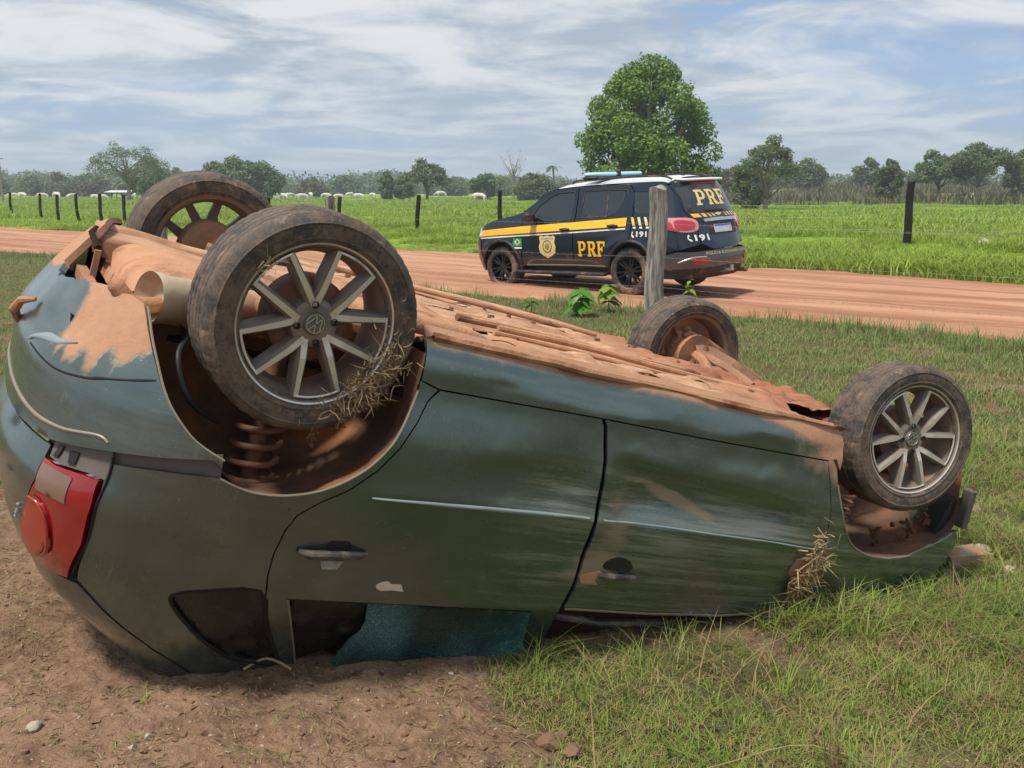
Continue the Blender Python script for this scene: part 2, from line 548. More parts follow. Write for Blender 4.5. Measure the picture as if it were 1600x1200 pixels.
def grassy(X, Y):
    """0 bare earth .. 1 grass"""
    X = np.asarray(X, float); Y = np.asarray(Y, float)
    n = fbm(X * 0.9 + 3, Y * 0.9 + 9, 4)
    n2 = fbm(X * 4 + 13, Y * 4 + 1, 3)
    # bare patch: left and front of the wreck
    e = sst(X + 0.25 * (Y - 2.6) + (n - 0.5) * 1.1 + (n2 - .5) * .5, -0.25, 0.45)
    e = np.maximum(e, sst(Y + 0.30 * (X + 1.0) + (n2 - 0.5) * 0.6, 3.75, 4.6))
    # worn spots in the grass
    w = sst(fbm(X * 1.3 + 31, Y * 1.3 + 71, 4) + (n2 - 0.5) * 0.25, 0.56, 0.68)
    e = e * (1 - 0.55 * w * (1 - sst(Y, 14, 20)))
    q = roadc(X, Y)
    wob = (fbm(X * 0.6 + 7, Y * 0.6 + 3, 3) - 0.5) * 1.3
    onroad = sst(q + wob, R_NEAR - 0.55, R_NEAR + 0.15) * (1 - sst(q + wob, R_FAR - 0.15, R_FAR + 0.35))
    return e * (1 - onroad), onroad


# ground sheet: polar grid, fine in front of the camera
def build_ground():
    ang = np.concatenate([np.linspace(-180, -42, 60, endpoint=False), np.linspace(-42, 42, 560, endpoint=False), np.linspace(42, 180, 60, endpoint=False)])
    rad = np.concatenate([[0.01], np.geomspace(0.5, 1.4, 20, endpoint=False), np.geomspace(1.4, 9, 520, endpoint=False), np.geomspace(9, 3500, 280)])
    A, Rr = np.meshgrid(np.radians(ang), rad)
    X = Rr * np.sin(A); Y = Rr * np.cos(A)
    Z = terr(X, Y)
    nr, na = X.shape
    V = np.stack([X, Y, Z], -1).reshape(-1, 3)
    i, j = np.meshgrid(np.arange(nr - 1), np.arange(na), indexing='ij')
    j2 = (j + 1) % na
    Fc = np.stack([i * na + j, i * na + j2, (i + 1) * na + j2, (i + 1) * na + j], -1).reshape(-1, 4)[:, ::-1]
    g, r = grassy(X, Y)
    me = mkmesh('ground', V, Fc, M['ground'], True, attrs={'cover': np.stack([g.ravel(), r.ravel(), sst(roadc(X, Y), R_FAR - 1, R_FAR + 1).ravel()], 1)})
    ob('ground', me, kind='structure', label='red earth ground with worn verge grass and green pasture')


m, nt, b = newmat('earth_and_pasture')
v = nt.new('ShaderNodeTexCoord').outputs['Object']
a = nt.attr('cover')
sp = nt.new('ShaderNodeSeparateColor'); nt.put(sp.inputs[0], a.outputs['Color'])
nA = nt.noise(v, 1.6, 8, 0.65); nB = nt.noise(v, 14, 7, 0.7); nC = nt.noise(v, 70, 4, 0.6)
soil = nt.mix(nt.ramp(nt.math('ADD', nt.math('MULTIPLY', nA, .5), nt.math('MULTIPLY', nB, .5)), 0.36, 0.64), (0.125, 0.072, 0.046), (0.300, 0.190, 0.122))
soil = nt.mix(nt.ramp(nC, 0.56, 0.75), soil, (0.38, 0.26, 0.16))
soil = nt.mix(nt.ramp(nt.noise(v, 33, 3, 0.5), 0.60, 0.72), soil, (0.08, 0.05, 0.032))
thatch = nt.mix(nB, (0.050, 0.052, 0.020), (0.150, 0.130, 0.055))
field = nt.mix(nt.ramp(nt.noise(v, 0.10, 6, 0.6), 0.35, 0.7), (0.180, 0.285, 0.030), (0.270, 0.370, 0.050))
field = nt.mix(nt.ramp(nt.noise(v, 0.7, 6, 0.7), 0.55, 0.75), field, (0.09, 0.16, 0.016))
sx = nt.new('ShaderNodeSeparateXYZ'); nt.put(sx.inputs[0], v)
far = nt.ramp(nt.math('ADD', sx.outputs[1], nt.math('MULTIPLY', sx.outputs[0], 0.15)), 88, 112)
scrub = nt.mix(nt.ramp(nt.noise(v, 0.08, 7, 0.7), 0.4, 0.6), (0.14, 0.15, 0.055), (0.23, 0.20, 0.10))
rightside = nt.ramp(nt.math('SUBTRACT', sx.outputs[0], nt.math('MULTIPLY', sx.outputs[1], 0.10)), 0, 10)
field = nt.mix(nt.math('MULTIPLY', far, rightside), field, scrub)
g2 = nt.mix(sp.outputs[2], thatch, field)
road = nt.mix(nB, (0.33, 0.155, 0.078), (0.50, 0.265, 0.145))
c = nt.mix(nt.ramp(nt.math('ADD', sp.outputs[0], nt.math('MULTIPLY', nt.math('SUBTRACT', nB, 0.5), 0.7)), 0.3, 0.7), soil, g2)
c = nt.mix(nt.ramp(sp.outputs[1], 0.2, 0.8), c, road)
nt.put(b.inputs['Base Color'], c)
b.inputs['Roughness'].default_value = 0.95
b.inputs['Specular IOR Level'].default_value = 0.15
nt.put(b.inputs['Normal'], nt.bump(nt.math('ADD', nB, nt.math('MULTIPLY', nC, 0.5)), 0.8, 0.03))
M['ground'] = m

m, nt, b = newmat('red_dirt_road_surface')
v = nt.new('ShaderNodeTexCoord').outputs['Object']
rot = math.atan2(RD[1], RD[0])
vr = nt.mapv(v, (1, 1, 1), rot=(0, 0, -rot))
va = nt.mapv(vr, (0.05, 1.3, 1))
s1 = nt.noise(va, 1.5, 8, 0.65)
s2 = nt.noise(nt.mapv(vr, (0.25, 3.0, 1)), 2.2, 6, 0.7)
s3 = nt.noise(v, 22, 6, 0.7)
c = nt.mix(nt.ramp(s1, 0.35, 0.66), (0.29, 0.130, 0.075), (0.50, 0.275, 0.175))
c = nt.mix(nt.math('MULTIPLY', nt.ramp(s2, 0.52, 0.72), 0.55), c, (0.27, 0.12, 0.065))
c = nt.mix(nt.math('MULTIPLY', nt.ramp(s3, 0.55, 0.8), 0.5), c, (0.52, 0.29, 0.175))
nt.put(b.inputs['Base Color'], c)
b.inputs['Roughness'].default_value = 0.93
b.inputs['Specular IOR Level'].default_value = 0.15
nt.put(b.inputs['Normal'], nt.bump(nt.math('ADD', s3, s2), 0.5, 0.03))
M['road'] = m


def build_road():
    t = np.concatenate([np.linspace(-60, -12, 60, endpoint=False), np.linspace(-12, 45, 260, endpoint=False), np.linspace(45, 260, 60)])
    w = np.linspace(0, 1, 110)
    Tt, W = np.meshgrid(t, w, indexing='ij')
    e0 = R_NEAR + (fbm(Tt * 0.5, Tt * 0, 4) - 0.5) * 1.1 + (fbm(Tt * 4, Tt * 0 + 9, 2) - .5) * .3
    e1 = R_FAR + (fbm(Tt * 0.5 + 50, Tt * 0, 4) - 0.5) * 1.0 + (fbm(Tt * 4 + 9, Tt * 0 + 3, 2) - .5) * .3
    q = e0 + (e1 - e0) * W
    base = np.array([RN[0], RN[1]])
    X = RD[0] * Tt + base[0] * q; Y = RD[1] * Tt + base[1] * q
    rut = np.zeros_like(q)
    for c_, wd, am in ((13.7, .22, .05), (15.3, .22, .05), (16.7, .2, .035), (18.1, .2, .035)):
        rut -= am * np.exp(-((q - c_ - (fbm(Tt * .1, Tt * 0 + c_, 2) - .5)) / wd) ** 2)
    Z = 0.004 + rut + (fbm(Tt * 0.8, q * 2.4, 4) - 0.5) * 0.05 + (fbm(X * 5, Y * 5, 2) - .5) * .014
    edge = np.minimum(W, 1 - W)
    Z = Z - 0.13 * (1 - sst(edge, 0, 0.035))
    V = np.stack([X, Y, Z], -1).reshape(-1, 3)
    n0, n1 = X.shape
    i, j = np.meshgrid(np.arange(n0 - 1), np.arange(n1 - 1), indexing='ij')
    Fc = np.stack([i * n1 + j, (i + 1) * n1 + j, (i + 1) * n1 + j + 1, i * n1 + j + 1], -1).reshape(-1, 4)[:, ::-1]
    ob('road', mkmesh('road', V, Fc, M['road'], True), kind='structure', label='red dirt road with faint wheel ruts')


build_ground()
build_road()

# ------------------------------------------------------------------ curved panels cut out of a body surface
def inpoly(P, poly):
    x, y = P[:, 0], P[:, 1]
    ins = np.zeros(len(P), bool)
    n = len(poly)
    j = n - 1
    for i in range(n):
        xi, yi = poly[i]; xj, yj = poly[j]
        if yi != yj:
            c = ((yi > y) != (yj > y)) & (x < (xj - xi) * (y - yi) / (yj - yi) + xi)
            ins ^= c
        j = i
    return ins


def densify(poly, res, closed=True):
    out = []
    n = len(poly)
    for i in range(n if closed else n - 1):
        a = np.array(poly[i], float); b = np.array(poly[(i + 1) % n], float)
        k = max(1, int(round(np.linalg.norm(b - a) / res)))
        for t in range(k): out.append(a + (b - a) * t / k)
    if not closed: out.append(np.array(poly[-1], float))
    return np.array(out)


def catmull(poly, sub=4, closed=False):
    P = np.array(poly, float); n = len(P)
    out = []
    rngi = range(n) if closed else range(n - 1)
    for i in rngi:
        if closed: p0, p1, p2, p3 = P[(i - 1) % n], P[i], P[(i + 1) % n], P[(i + 2) % n]
        else: p0, p1, p2, p3 = P[max(i - 1, 0)], P[i], P[i + 1], P[min(i + 2, n - 1)]
        for k in range(sub):
            t = k / sub
            out.append(0.5 * ((2 * p1) + (-p0 + p2) * t + (2 * p0 - 5 * p1 + 4 * p2 - p3) * t * t + (-p0 + 3 * p1 - 3 * p2 + p3) * t ** 3))
    if not closed: out.append(P[-1])
    return [tuple(p) for p in out]


def inset(poly, d):
    P = np.array(poly, float)
    ar = 0.5 * np.sum(P[:, 0] * np.roll(P[:, 1], -1) - np.roll(P[:, 0], -1) * P[:, 1])
    sgn = 1 if ar > 0 else -1
    e = np.roll(P, -1, 0) - P
    e /= np.linalg.norm(e, axis=1)[:, None] + 1e-12
    nn = np.stack([-e[:, 1], e[:, 0]], 1) * sgn
    m = nn + np.roll(nn, 1, 0)
    m /= np.maximum(np.linalg.norm(m, axis=1), 0.6)[:, None]
    return P + m * d


def panel(name, fn, outline, mats, parent, res=0.02, thick=0.012, off=0.0, holes=(), gap=0.0, wear=None, flip=1, smooth=True, flange=True, mi=0, **kw):
    """a curved sheet-metal panel: outline in surface coordinates (s, z) on the body surface fn"""
    out = densify(outline, res)
    if gap: out = inset(out, gap)
    loops = [out] + [densify(h, res) for h in holes]
    allp = out
    mn, mx = allp.min(0), allp.max(0)
    gx = np.arange(mn[0] + res * .5, mx[0], res); gy = np.arange(mn[1] + res * .5, mx[1], res)
    G = np.stack(np.meshgrid(gx, gy), -1).reshape(-1, 2)
    if len(G):
        G = G + (np.random.default_rng(3).random(G.shape) - .5) * res * .15
        keep = inpoly(G, out)
        for h in loops[1:]: keep &= ~inpoly(G, h)
        G = G[keep]
        B = np.concatenate(loops)
        if len(G):
            keep = np.ones(len(G), bool)
            for c in range(0, len(G), 2000):
                d = np.min(np.linalg.norm(G[c:c + 2000, None] - B[None], axis=2), axis=1)
                keep[c:c + 2000] = d > res * 0.55
            G = G[keep]
    pts = np.concatenate(loops + ([G] if len(G) else []))
    edges = []; k = 0
    for L in loops:
        n = len(L)
        edges += [(k + i, k + (i + 1) % n) for i in range(n)]
        k += n
    r = delaunay_2d_cdt([Vector(p) for p in pts.tolist()], edges, [], 0, 1e-6, True)
    P2 = np.array([tuple(v) for v in r[0]]); T = np.array([f for f in r[2] if len(f) == 3])
    cen = P2[T].mean(1)
    keep = inpoly(cen, loops[0])
    for h in loops[1:]: keep &= ~inpoly(cen, h)
    T = T[keep]
    used = np.unique(T); remap = -np.ones(len(P2), int); remap[used] = np.arange(len(used))
    P2 = P2[used]; T = remap[T]
    # orientation in 2D: make all counter clockwise
    a_, b_, c_ = P2[T[:, 0]], P2[T[:, 1]], P2[T[:, 2]]
    cr = (b_[:, 0] - a_[:, 0]) * (c_[:, 1] - a_[:, 1]) - (b_[:, 1] - a_[:, 1]) * (c_[:, 0] - a_[:, 0])
    T[cr < 0] = T[cr < 0][:, ::-1]
    e = 1e-3
    S = fn(P2[:, 0], P2[:, 1])
    N = np.cross(fn(P2[:, 0] + e, P2[:, 1]) - fn(P2[:, 0] - e, P2[:, 1]), fn(P2[:, 0], P2[:, 1] + e) - fn(P2[:, 0], P2[:, 1] - e))
    N /= np.linalg.norm(N, axis=1)[:, None] + 1e-12
    # surface normal: fn(s,z) with s forward, z up -> cross points to -side; flip so it points outward
    N = -N * flip
    T = T[:, ::-1] if flip > 0 else T
    P3 = S + N * off
    V = [P3]; Fc = T.tolist()
    W = [P2]
    if flange:
        ed = {}
        for t in T.tolist():
            for i in range(3):
                a, b = t[i], t[(i + 1) % 3]
                ed[(a, b)] = 1
        bd = [(a, b) for (a, b) in ed if (b, a) not in ed]
        bv = sorted({a for a, b in bd} | {b for a, b in bd})
        m1 = {v_: len(P3) + i for i, v_ in enumerate(bv)}
        m2 = {v_: len(P3) + len(bv) + i for i, v_ in enumerate(bv)}
        V.append(P3[bv]); V.append(P3[bv] - N[bv] * thick)
        W.append(P2[bv]); W.append(P2[bv])
        for a, b in bd: Fc.append((m1[b], m1[a], m2[a], m2[b]))
    V = np.concatenate(V); W2 = np.concatenate(W)
    attrs = {'wear': wear(W2[:, 0], W2[:, 1])} if wear is not None else None
    me = mkmesh(name, V, Fc, mats, smooth, None, attrs)
    return ob(name, me, parent, **kw)


def strip(name, fn, line, width, mats, parent, off=0.001, h=0.002, flip=1, **kw):
    """a thin raised or recessed strip that follows a line on the surface"""
    L = densify(line, 0.02, closed=False)
    d = np.gradient(L, axis=0); d /= np.linalg.norm(d, axis=1)[:, None] + 1e-9
    n2 = np.stack([-d[:, 1], d[:, 0]], 1)
    e = 1e-3
    V = []
    w = np.full(len(L), width) if np.isscalar(width) else np.interp(np.linspace(0, 1, len(L)), np.linspace(0, 1, len(width)), width)
    for sgn, hh in ((-1, 0), (-0.55, h), (0.55, h), (1, 0)):
        Q = L + n2 * sgn * w[:, None] / 2
        S = fn(Q[:, 0], Q[:, 1])
        N = np.cross(fn(Q[:, 0] + e, Q[:, 1]) - S, fn(Q[:, 0], Q[:, 1] + e) - S); N /= np.linalg.norm(N, axis=1)[:, None]
        V.append(S - N * flip * (off + hh))
    n = len(L)
    V = np.concatenate(V); Fc = []
    for k in range(3):
        for i in range(n - 1):
            Fc.append((k * n + i, k * n + i + 1, (k + 1) * n + i + 1, (k + 1) * n + i))
    me = mkmesh(name, V, Fc, mats, True)
    return ob(name, me, parent, **kw)

# ================================================================== the overturned car
CAR_M = Matrix(((0.83557187, 0.47095907, -0.28287313, -0.81466233),
                (0.47613847, -0.87766254, -0.05477800, 3.08678247),
                (-0.27406534, -0.08891582, -0.95759186, 1.56307880),
                (0, 0, 0, 1)))
car = bpy.data.objects.new('overturned_car', None)
link(car, label='dark green hatchback lying upside down on its roof, underside caked in orange earth', cat='car')
car.matrix_world = CAR_M

X0, LC = 0.05, 1.10
ZK = [0.10, 0.17, 0.22, 0.30, 0.45, 0.60, 0.66, 0.75, 0.90, 0.95, 1.10, 1.30, 1.42, 1.50]
YK = [0.64, 0.745, 0.772, 0.780, 0.818, 0.832, 0.826, 0.815, 0.785, 0.765, 0.70, 0.59, 0.49, 0.35]
XR = [-.30, -.405, -.445, -.505, -.582, -.572, -.572, -.605, -.56, -.545, -.46, -.20, -.06, 0.0]


def surf0(s, z):
    Y = np.interp(z, ZK, YK); xr = np.interp(z, ZK, XR)
    Yf = Y - 0.09 * np.clip((s - 1.7) / 1.3, 0, None) ** 2
    a = X0 - xr
    ph = np.clip((X0 - s) / LC, 0, 2) * np.pi / 2
    c = np.cos(ph); q = np.sin(ph)
    r = 1 / (np.abs(c) ** 2.7 + np.abs(q) ** 2.7) ** (1 / 2.7)
    x = np.where(s > X0, s, X0 - a * r * q)
    y = np.where(s > X0, Yf, Y * r * c)
    return np.stack([x, y, z], -1)


def surf(s, z):
    s, z = np.broadcast_arrays(np.asarray(s, float), np.asarray(z, float))
    o = 0
    for d, w in ((-.03, .25), (0, .5), (.03, .25)):
        o = o + w * surf0(s, z + d)
    o[..., 2] = z
    return o


def gz(s, z, s0, z0, ws, wz): return np.exp(-((s - s0) / ws) ** 2 - ((z - z0) / wz) ** 2)


def dent(s, z):
    """crash damage: distance the sheet metal is pushed inwards"""
    d = 0.020 * gz(s, z, 1.25, .52, .16, .10) + 0.010 * gz(s, z, 1.65, .47, .25, .05) + 0.012 * gz(s, z, .86, .50, .12, .10)
    d = d - 0.006 * gz(s, z, 1.05, .60, .05, .12) + 0.016 * gz(s, z, .92, .72, .10, .05)
    d = d + 0.018 * gz(s, z, 1.85, .72, .16, .10) + 0.03 * gz(s, z, 2.12, .78, .10, .10)
    d = d + (fbm(s * 3.1 + 4, z * 5 + 2, 4) - .5) * 0.014 * sst(s, .5, 1.2)
    d = d + 0.022 * gz(s, z, -.75, .37, .13, .05) + (fbm(s * 5, z * 7 + 8, 3) - .5) * 0.010 * sst(-s, .2, .6) * sst(.6 - z, 0, .15)
    zr = .375 + .030 * np.sin((s - 1.05) * 3.4) + .05 * sst(s, 1.5, 1.95)
    d = d + .026 * sst(z - zr, 0, .045) * (1 - sst(z - zr, .07, .24)) * sst(s, 1.02, 1.14) * (1 - sst(s, 1.75, 2.0))
    zq = .43 + .02 * np.sin(s * 5)
    d = d + .010 * sst(z - zq, 0, .05) * (1 - sst(z - zq, .06, .18)) * sst(s, .45, .7) * (1 - sst(s, .93, 1.0))
    # rocker is beaten in waves
    d = d + (fbm(s * 2.3 + 11, z * 9, 3) - .45) * 0.035 * sst(.275 - z, 0, .05) * sst(s, .35, .6)
    d = d + (fbm(s * 6.3 + 1, z * 7, 3) - .5) * 0.05 * sst(s, 2.15, 2.5)
    return d


def body(s, z):
    s, z = np.broadcast_arrays(np.asarray(s, float), np.asarray(z, float))
    P = surf(s, z).copy()
    e = 2e-3
    N = np.cross(surf(s + e, z) - surf(s - e, z), surf(s, z + e) - surf(s, z - e))
    N = -N / (np.linalg.norm(N, axis=-1)[..., None] + 1e-12)
    # shoulder crease along the doors
    cr = 0.007 * np.exp(-np.abs(z - .588) / .016) * sst(s, .18, .34) * (1 - .5 * sst(s, 1.9, 2.1))
    return P - N * (dent(s, z) - cr)[..., None]


def wear(s, z):
    R = 1.05 * sst(.225 - z, 0, .10)
    R = R + sst(s, 1.55, 2.15) * 0.85 * sst(.46 - z, 0, .20) * (0.5 + fbm(s * 6, z * 6, 3))
    R = R + 1.05 * sst(-s, .36, .46) * (1 - sst(-s, .62, .76)) * sst(.47 - z + .09 * (fbm(s * 30, z * 2, 2) - .5), 0, .13) * (s < 0) * (.6 + .8 * fbm(s * 9, z * 4, 3))
    R = R + 0.9 * (1 - sst(np.abs(s + 1.3), .1, .4)) * sst(.36 - z, 0, .08) + .62 * sst(-s, .35, .5) * (s < 0) * sst(.30 - z, 0, .05)
    R = R + .5 * gz(s, z, -.17, .605, .06, .02) + .6 * gz(s, z, 2.10, .70, .05, .12)
    T = 0.80 * gz(s, z, 1.10, .60, .08, .20) + .9 * gz(s, z, 1.06, .75, .10, .07) + 0.55 * gz(s, z, .84, .46, .22, .06)
    u = (s - 1.17) * .96 + (z - .44) * .28; w = -(s - 1.17) * .28 + (z - .44) * .96
    T = T + 1.9 * np.exp(-((u - .19) / .17) ** 2 - (w / .022) ** 2)
    T = T + 0.45 * gz(s, z, .80, .80, .20, .06) + .4 * gz(s, z, 2.05, .4, .1, .15) + .8 * gz(s, z, 2.08, .70, .06, .10)
    T = T + 0.25 * sst(-s, .2, .5) * (s < 0) * gz(0, z, 0, .47, 1, .05)
    T = T + 0.30 * sst(z, .5, 1.0) * (s < .7)
    B = 0.70 * sst(s, .55, .95) * sst(z, .38, .50) * (1 - sst(z, .88, .93)) + 0.12 * sst(-s, .1, .3) * (s < 0) * (z < .66)
    T = T + 1.0 * gz(s, z, 2.045, .70, .05, .10)
    dr = fbm(s * 40, z * 3 + 5, 3)
    R = R + .34 * sst(dr, .50, .66) * sst(-s, .36, .44) * (1 - sst(-s, .66, .74)) * (s < 0) * sst(z, .40, .44) * sst(.53 - z, 0, .09)
    return np.stack([R, T, B], 1).clip(0, 1.5)


P_ = M['paint']
GAPW = 0.0022
arch_b = [(-.51, .256), (-.474, .283), (-.434, .322), (-.386, .374), (-.341, .427), (-.294, .478), (-.241, .523), (-.164, .555)]
lip = [(-.233, .566), (-.321, .583), (-.432, .604), (-.526, .628), (-.60, .645), (-.75, .652), (-1.05, .655)]
mir = lambda L: [(-2.1 - s, z) for s, z in reversed(L)]
low = [(-.56, .250), (-.60, .258), (-.66, .256), (-.70, .262), (-.74, .272), (-.775, .270), (-.81, .284), (-.85, .286), (-.90, .298), (-.94, .300), (-.965, .312), (-.985, .300),
       (-1.01, .304), (-1.05, .282), (-1.085, .282), (-1.12, .240), (-1.17, .190), (-1.25, .165), (-1.36, .155), (-1.59, .165)]
bout = arch_b + lip + mir(lip[:-1])
bout = bout + mir(arch_b) + list(reversed(low))
panel('rear_bumper', body, bout, P_, car, res=.018, thick=.02, off=.014, wear=wear, label='dented rear bumper smeared with orange mud')
strip('bumper_seam', body, catmull([(-.781, .46), (-.636, .472), (-.545, .462), (-.477, .445), (-.365, .411)]), .006, M['seal'], car, off=.0140, h=.0012)
strip('bumper_lip', body, catmull([(-1.3, .60), (-1.145, .600), (-.892, .600), (-.744, .608), (-.671, .611), (-.612, .607), (-.554, .599), (-.464, .577), (-.435, .585)]), [.010, .014, .012, .006], M['silverline'], car, off=.0142, h=.004)  # highlight along the bumper lip, painted as a pale strip
# pressed step in the bumper for the number plate; sky highlight painted pale
strip('bumper_step_glint', body, catmull([(-.80, .455), (-.77, .44), (-.72, .425), (-.66, .418), (-.60, .40)]), [.004, .012, .020, .014, .003], M['skyglint'], car, off=.0142, h=.004)

arch_q = [(-.162, .604), (-.106, .62), (-.056, .627), (.016, .625), (.084, .611), (.148, .584), (.21, .542), (.254, .497), (.294, .433), (.321, .35), (.332, .300), (.334, .272)]
drl = [(.394, .288), (.367, .324), (.348, .381), (.31, .457), (.261, .526), (.194, .588), (.125, .632), (.076, .674), (.056, .723), (.047, .791), (.052, .861), (.073, .945), (.119, 1.039), (.207, 1.183), (.262, 1.27)]
quart = [(-.428, .637), (-.314, .617), (-.209, .605)] + arch_q + drl + [(.29, 1.33), (-.05, 1.33), (-.108, 1.245), (-.266, 1.166), (-.401, 1.056), (-.470, .991), (-.434, .866), (-.414, .75), (-.427, .684)]
qg = [(-.21, .966), (-.19, .940), (-.133, .922), (.050, .905), (.119, 1.039), (.205, 1.186), (.122, 1.192), (.016, 1.162), (-.092, 1.101), (-.179, 1.021)]
panel('quarter_panel', body, quart, P_, car, res=.018, gap=GAPW, holes=[qg], wear=wear, label='green rear quarter panel with mud-rimmed wheel arch')
panel('quarter_window', body, qg, M['darkglass'], car, res=.03, off=-.012)
strip('window_seal', body, catmull(inset(qg, .006).tolist(), 3, True) + [tuple(inset(qg, .006)[0])], .012, M['seal'], car, off=-.002, h=.004)
# door opening behind the shut lines
rd = [(.398, .288), (.665, .284), (.958, .279), (.972, .30), (.994, .399), (1.005, .54), (1.011, .688), (1.024, .815), (1.022, .889), (1.03, .96), (1.05, 1.08), (1.06, 1.26)] + list(reversed(drl[1:]))
rw = [(.128, .931), (.50, .926), (.925, .921), (.965, 1.077), (.99, 1.20), (.262, 1.205)]
rear_door = panel('rear_door', body, rd, P_, car, res=.016, gap=GAPW, holes=[rw], wear=wear, label='scraped green rear door with a shattered window')
fd = [(.968, .279), (1.368, .279), (1.666, .276), (2.002, .272), (2.031, .35), (2.056, .44), (2.072, .57), (2.092, .70), (2.103, .80), (2.103, .835), (1.95, .868), (1.70, .893), (1.40, .903), (1.034, .906),
      (1.034, .889), (1.036, .815), (1.023, .688), (1.017, .54), (1.006, .399), (.984, .30)]
front_door = panel('front_door', body, fd, P_, car, res=.016, gap=GAPW, wear=wear, label='dented green front door with tan scuffs')
ff = [(2.004, .268), (2.030, .265), (2.060, .30), (2.076, .352), (2.123, .444), (2.17, .51), (2.23, .559), (2.30, .585), (2.369, .597), (2.46, .600), (2.542, .593), (2.63, .575), (2.714, .552), (2.80, .515), (2.881, .470), (2.93, .46),
      (2.965, .50), (2.90, .575), (2.80, .69), (2.70, .77), (2.6, .815), (2.294, .875), (2.105, .885), (2.105, .824), (2.094, .70), (2.074, .57), (2.058, .44), (2.033, .35)]
panel('front_fender', body, ff, P_, car, res=.016, gap=.001, wear=wear, label='crumpled green front fender around the wheel arch')
sill = [(.338, .130), (.336, .235), (.337, .272), (.396, .2865), (.665, .2828), (.965, .2778), (1.368, .2778), (1.666, .2748), (1.998, .270), (2.045, .262), (2.075, .30), (2.085, .20), (2.06, .150), (1.6, .135)]
panel('sill_panel', body, sill, P_, car, res=.014, gap=.001, wear=wear, label='battered sill under the doors dusted orange')
tg_side = [(-.11, 1.248), (-.268, 1.172), (-.403, 1.062), (-.474, 1.004), (-.541, 1.012), (-.626, 1.018), (-.672, .985), (-.668, .911), (-.633, .829), (-.596, .757), (-.600, .691), (-.602, .662)]
tail = tg_side + [(-1.05, .668)] + mir(tg_side) + [(-1.99, 1.34), (-.06, 1.34)]
rwn = [(-.70, 1.02), (-1.40, 1.02), (-1.45, 1.2), (-.65, 1.2)]
panel('tailgate', body, tail, P_, car, res=.022, gap=GAPW, holes=[rwn], wear=wear)
panel('rear_window', body, rwn, M['darkglass'], car, res=.05, off=-.01)
strip('tailgate_seal', body, [(-.485, .998), (-.403, 1.058), (-.268, 1.169), (-.109, 1.247)], .010, M['seal'], car, off=-.006, h=.004)
# tail lamp
lamp = [(-.593, .691), (-.55, .694), (-.474, .684), (-.430, .684), (-.418, .75), (-.438, .866), (-.489, .992), (-.541, 1.003), (-.622, 1.008), (-.662, .980), (-.658, .911), (-.625, .829), (-.588, .757)]
lp = panel('tail_lamp', body, lamp, M['lamp_red'], car, res=.015, thick=.03, off=.010, gap=.004)
panel('clear_lens', body, [(-.584, .705), (-.490, .707), (-.487, .772), (-.578, .773)], M['lamp_clear'], lp, res=.015, thick=.004, off=.0125)
panel('round_lens', body, catmull([(-.62, .845), (-.584, .808), (-.552, .810), (-.538, .848), (-.546, .907), (-.596, .975), (-.645, .972), (-.650, .918)], 3, True), M['lamp_orange'], lp, res=.015, thick=.006, off=.0155)
strip('lens_ring', body, catmull([(-.600, .800), (-.565, .805), (-.540, .85), (-.540, .92), (-.565, .955)]), [.002, .008, .010, .012, .003], M['lamp_orange'], lp, off=.017, h=.004)
strip('lamp_seal', body, catmull([(-.424, .62), (-.414, .75), (-.434, .866), (-.486, .992)]), .007, M['seal'], car, off=.0005, h=.004)
panel('lamp_housing', body, [(-.600, .640), (-.43, .606), (-.424, .684), (-.474, .683), (-.55, .693), (-.593, .690)], M['grime'], car, res=.02, off=-.004)
for q in ([(-.575, .650), (-.560, .648), (-.565, .68), (-.58, .683)], [(-.54, .650), (-.513, .645), (-.512, .677), (-.53, .681)]):
    panel('lamp_clip', body, q, M['black'], car, res=.02, thick=.004, off=.001)
panel('arch_gap_liner', body, [(-.43, .60), (-.30, .575), (-.165, .548), (-.158, .61), (-.209, .612), (-.314, .624), (-.43, .645)], M['grime'], car, res=.03, off=-.016)

# dark inner skin seen through gaps and broken windows
inner = lambda s, z: surf(s, z) - np.stack([0 * np.asarray(s, float), 0.055 + 0 * np.asarray(s, float), 0 * np.asarray(s, float)], -1)
panel('door_inner_panel', inner, [(.42, .24), (2.0, .24), (2.08, 1.1), (1.9, 1.34), (-.0, 1.34), (-.30, 1.12), (-.40, .70), (.1, .70), (.30, .62)], M['cavity'], car, res=.06, flange=False)
# shattered glass hanging out of the rear window and the collapsed front window frame
gl = lambda s, z: surf(s, z) + np.stack([0 * s, -.006 + .05 * sst(z, .94, 1.15) + .006 * np.sin(s * 9), 0 * s], -1)
panel('side_window_glass', gl, [(.39, .997), (.372, .935), (.629, .925), (.925, .928), (.943, .999), (.952, 1.085), (.940, 1.118), (.845, 1.128), (.719, 1.150), (.603, 1.176), (.495, 1.195), (.38, 1.195), (.335, 1.150), (.338, 1.104), (.356, 1.061), (.385, 1.029)], M['teal'], car, res=.015, thick=.005, label='crazed teal glass sheet hanging from the rear door')
panel('rear_quarter_glass', body, [(.135, .935), (.49, .931), (.46, 1.02), (.36, 1.12), (.26, 1.19)], M['darkglass'], car, res=.03, thick=.004, off=-.018)
strip('window_rail', body, [(.128, .931), (.50, .926), (.925, .921)], .014, M['seal'], car, off=-.004, h=.003)
strip('window_post', body, [(.131, .935), (.195, 1.07), (.258, 1.20)], .012, M['silverline'], car, off=-.006, h=.004)
strip('belt_edge', body, [(1.04, .905), (1.40, .902), (1.70, .892), (1.95, .867), (2.08, .84)], .010, M['silverline'], car, off=.001, h=.002)
mb = MB()
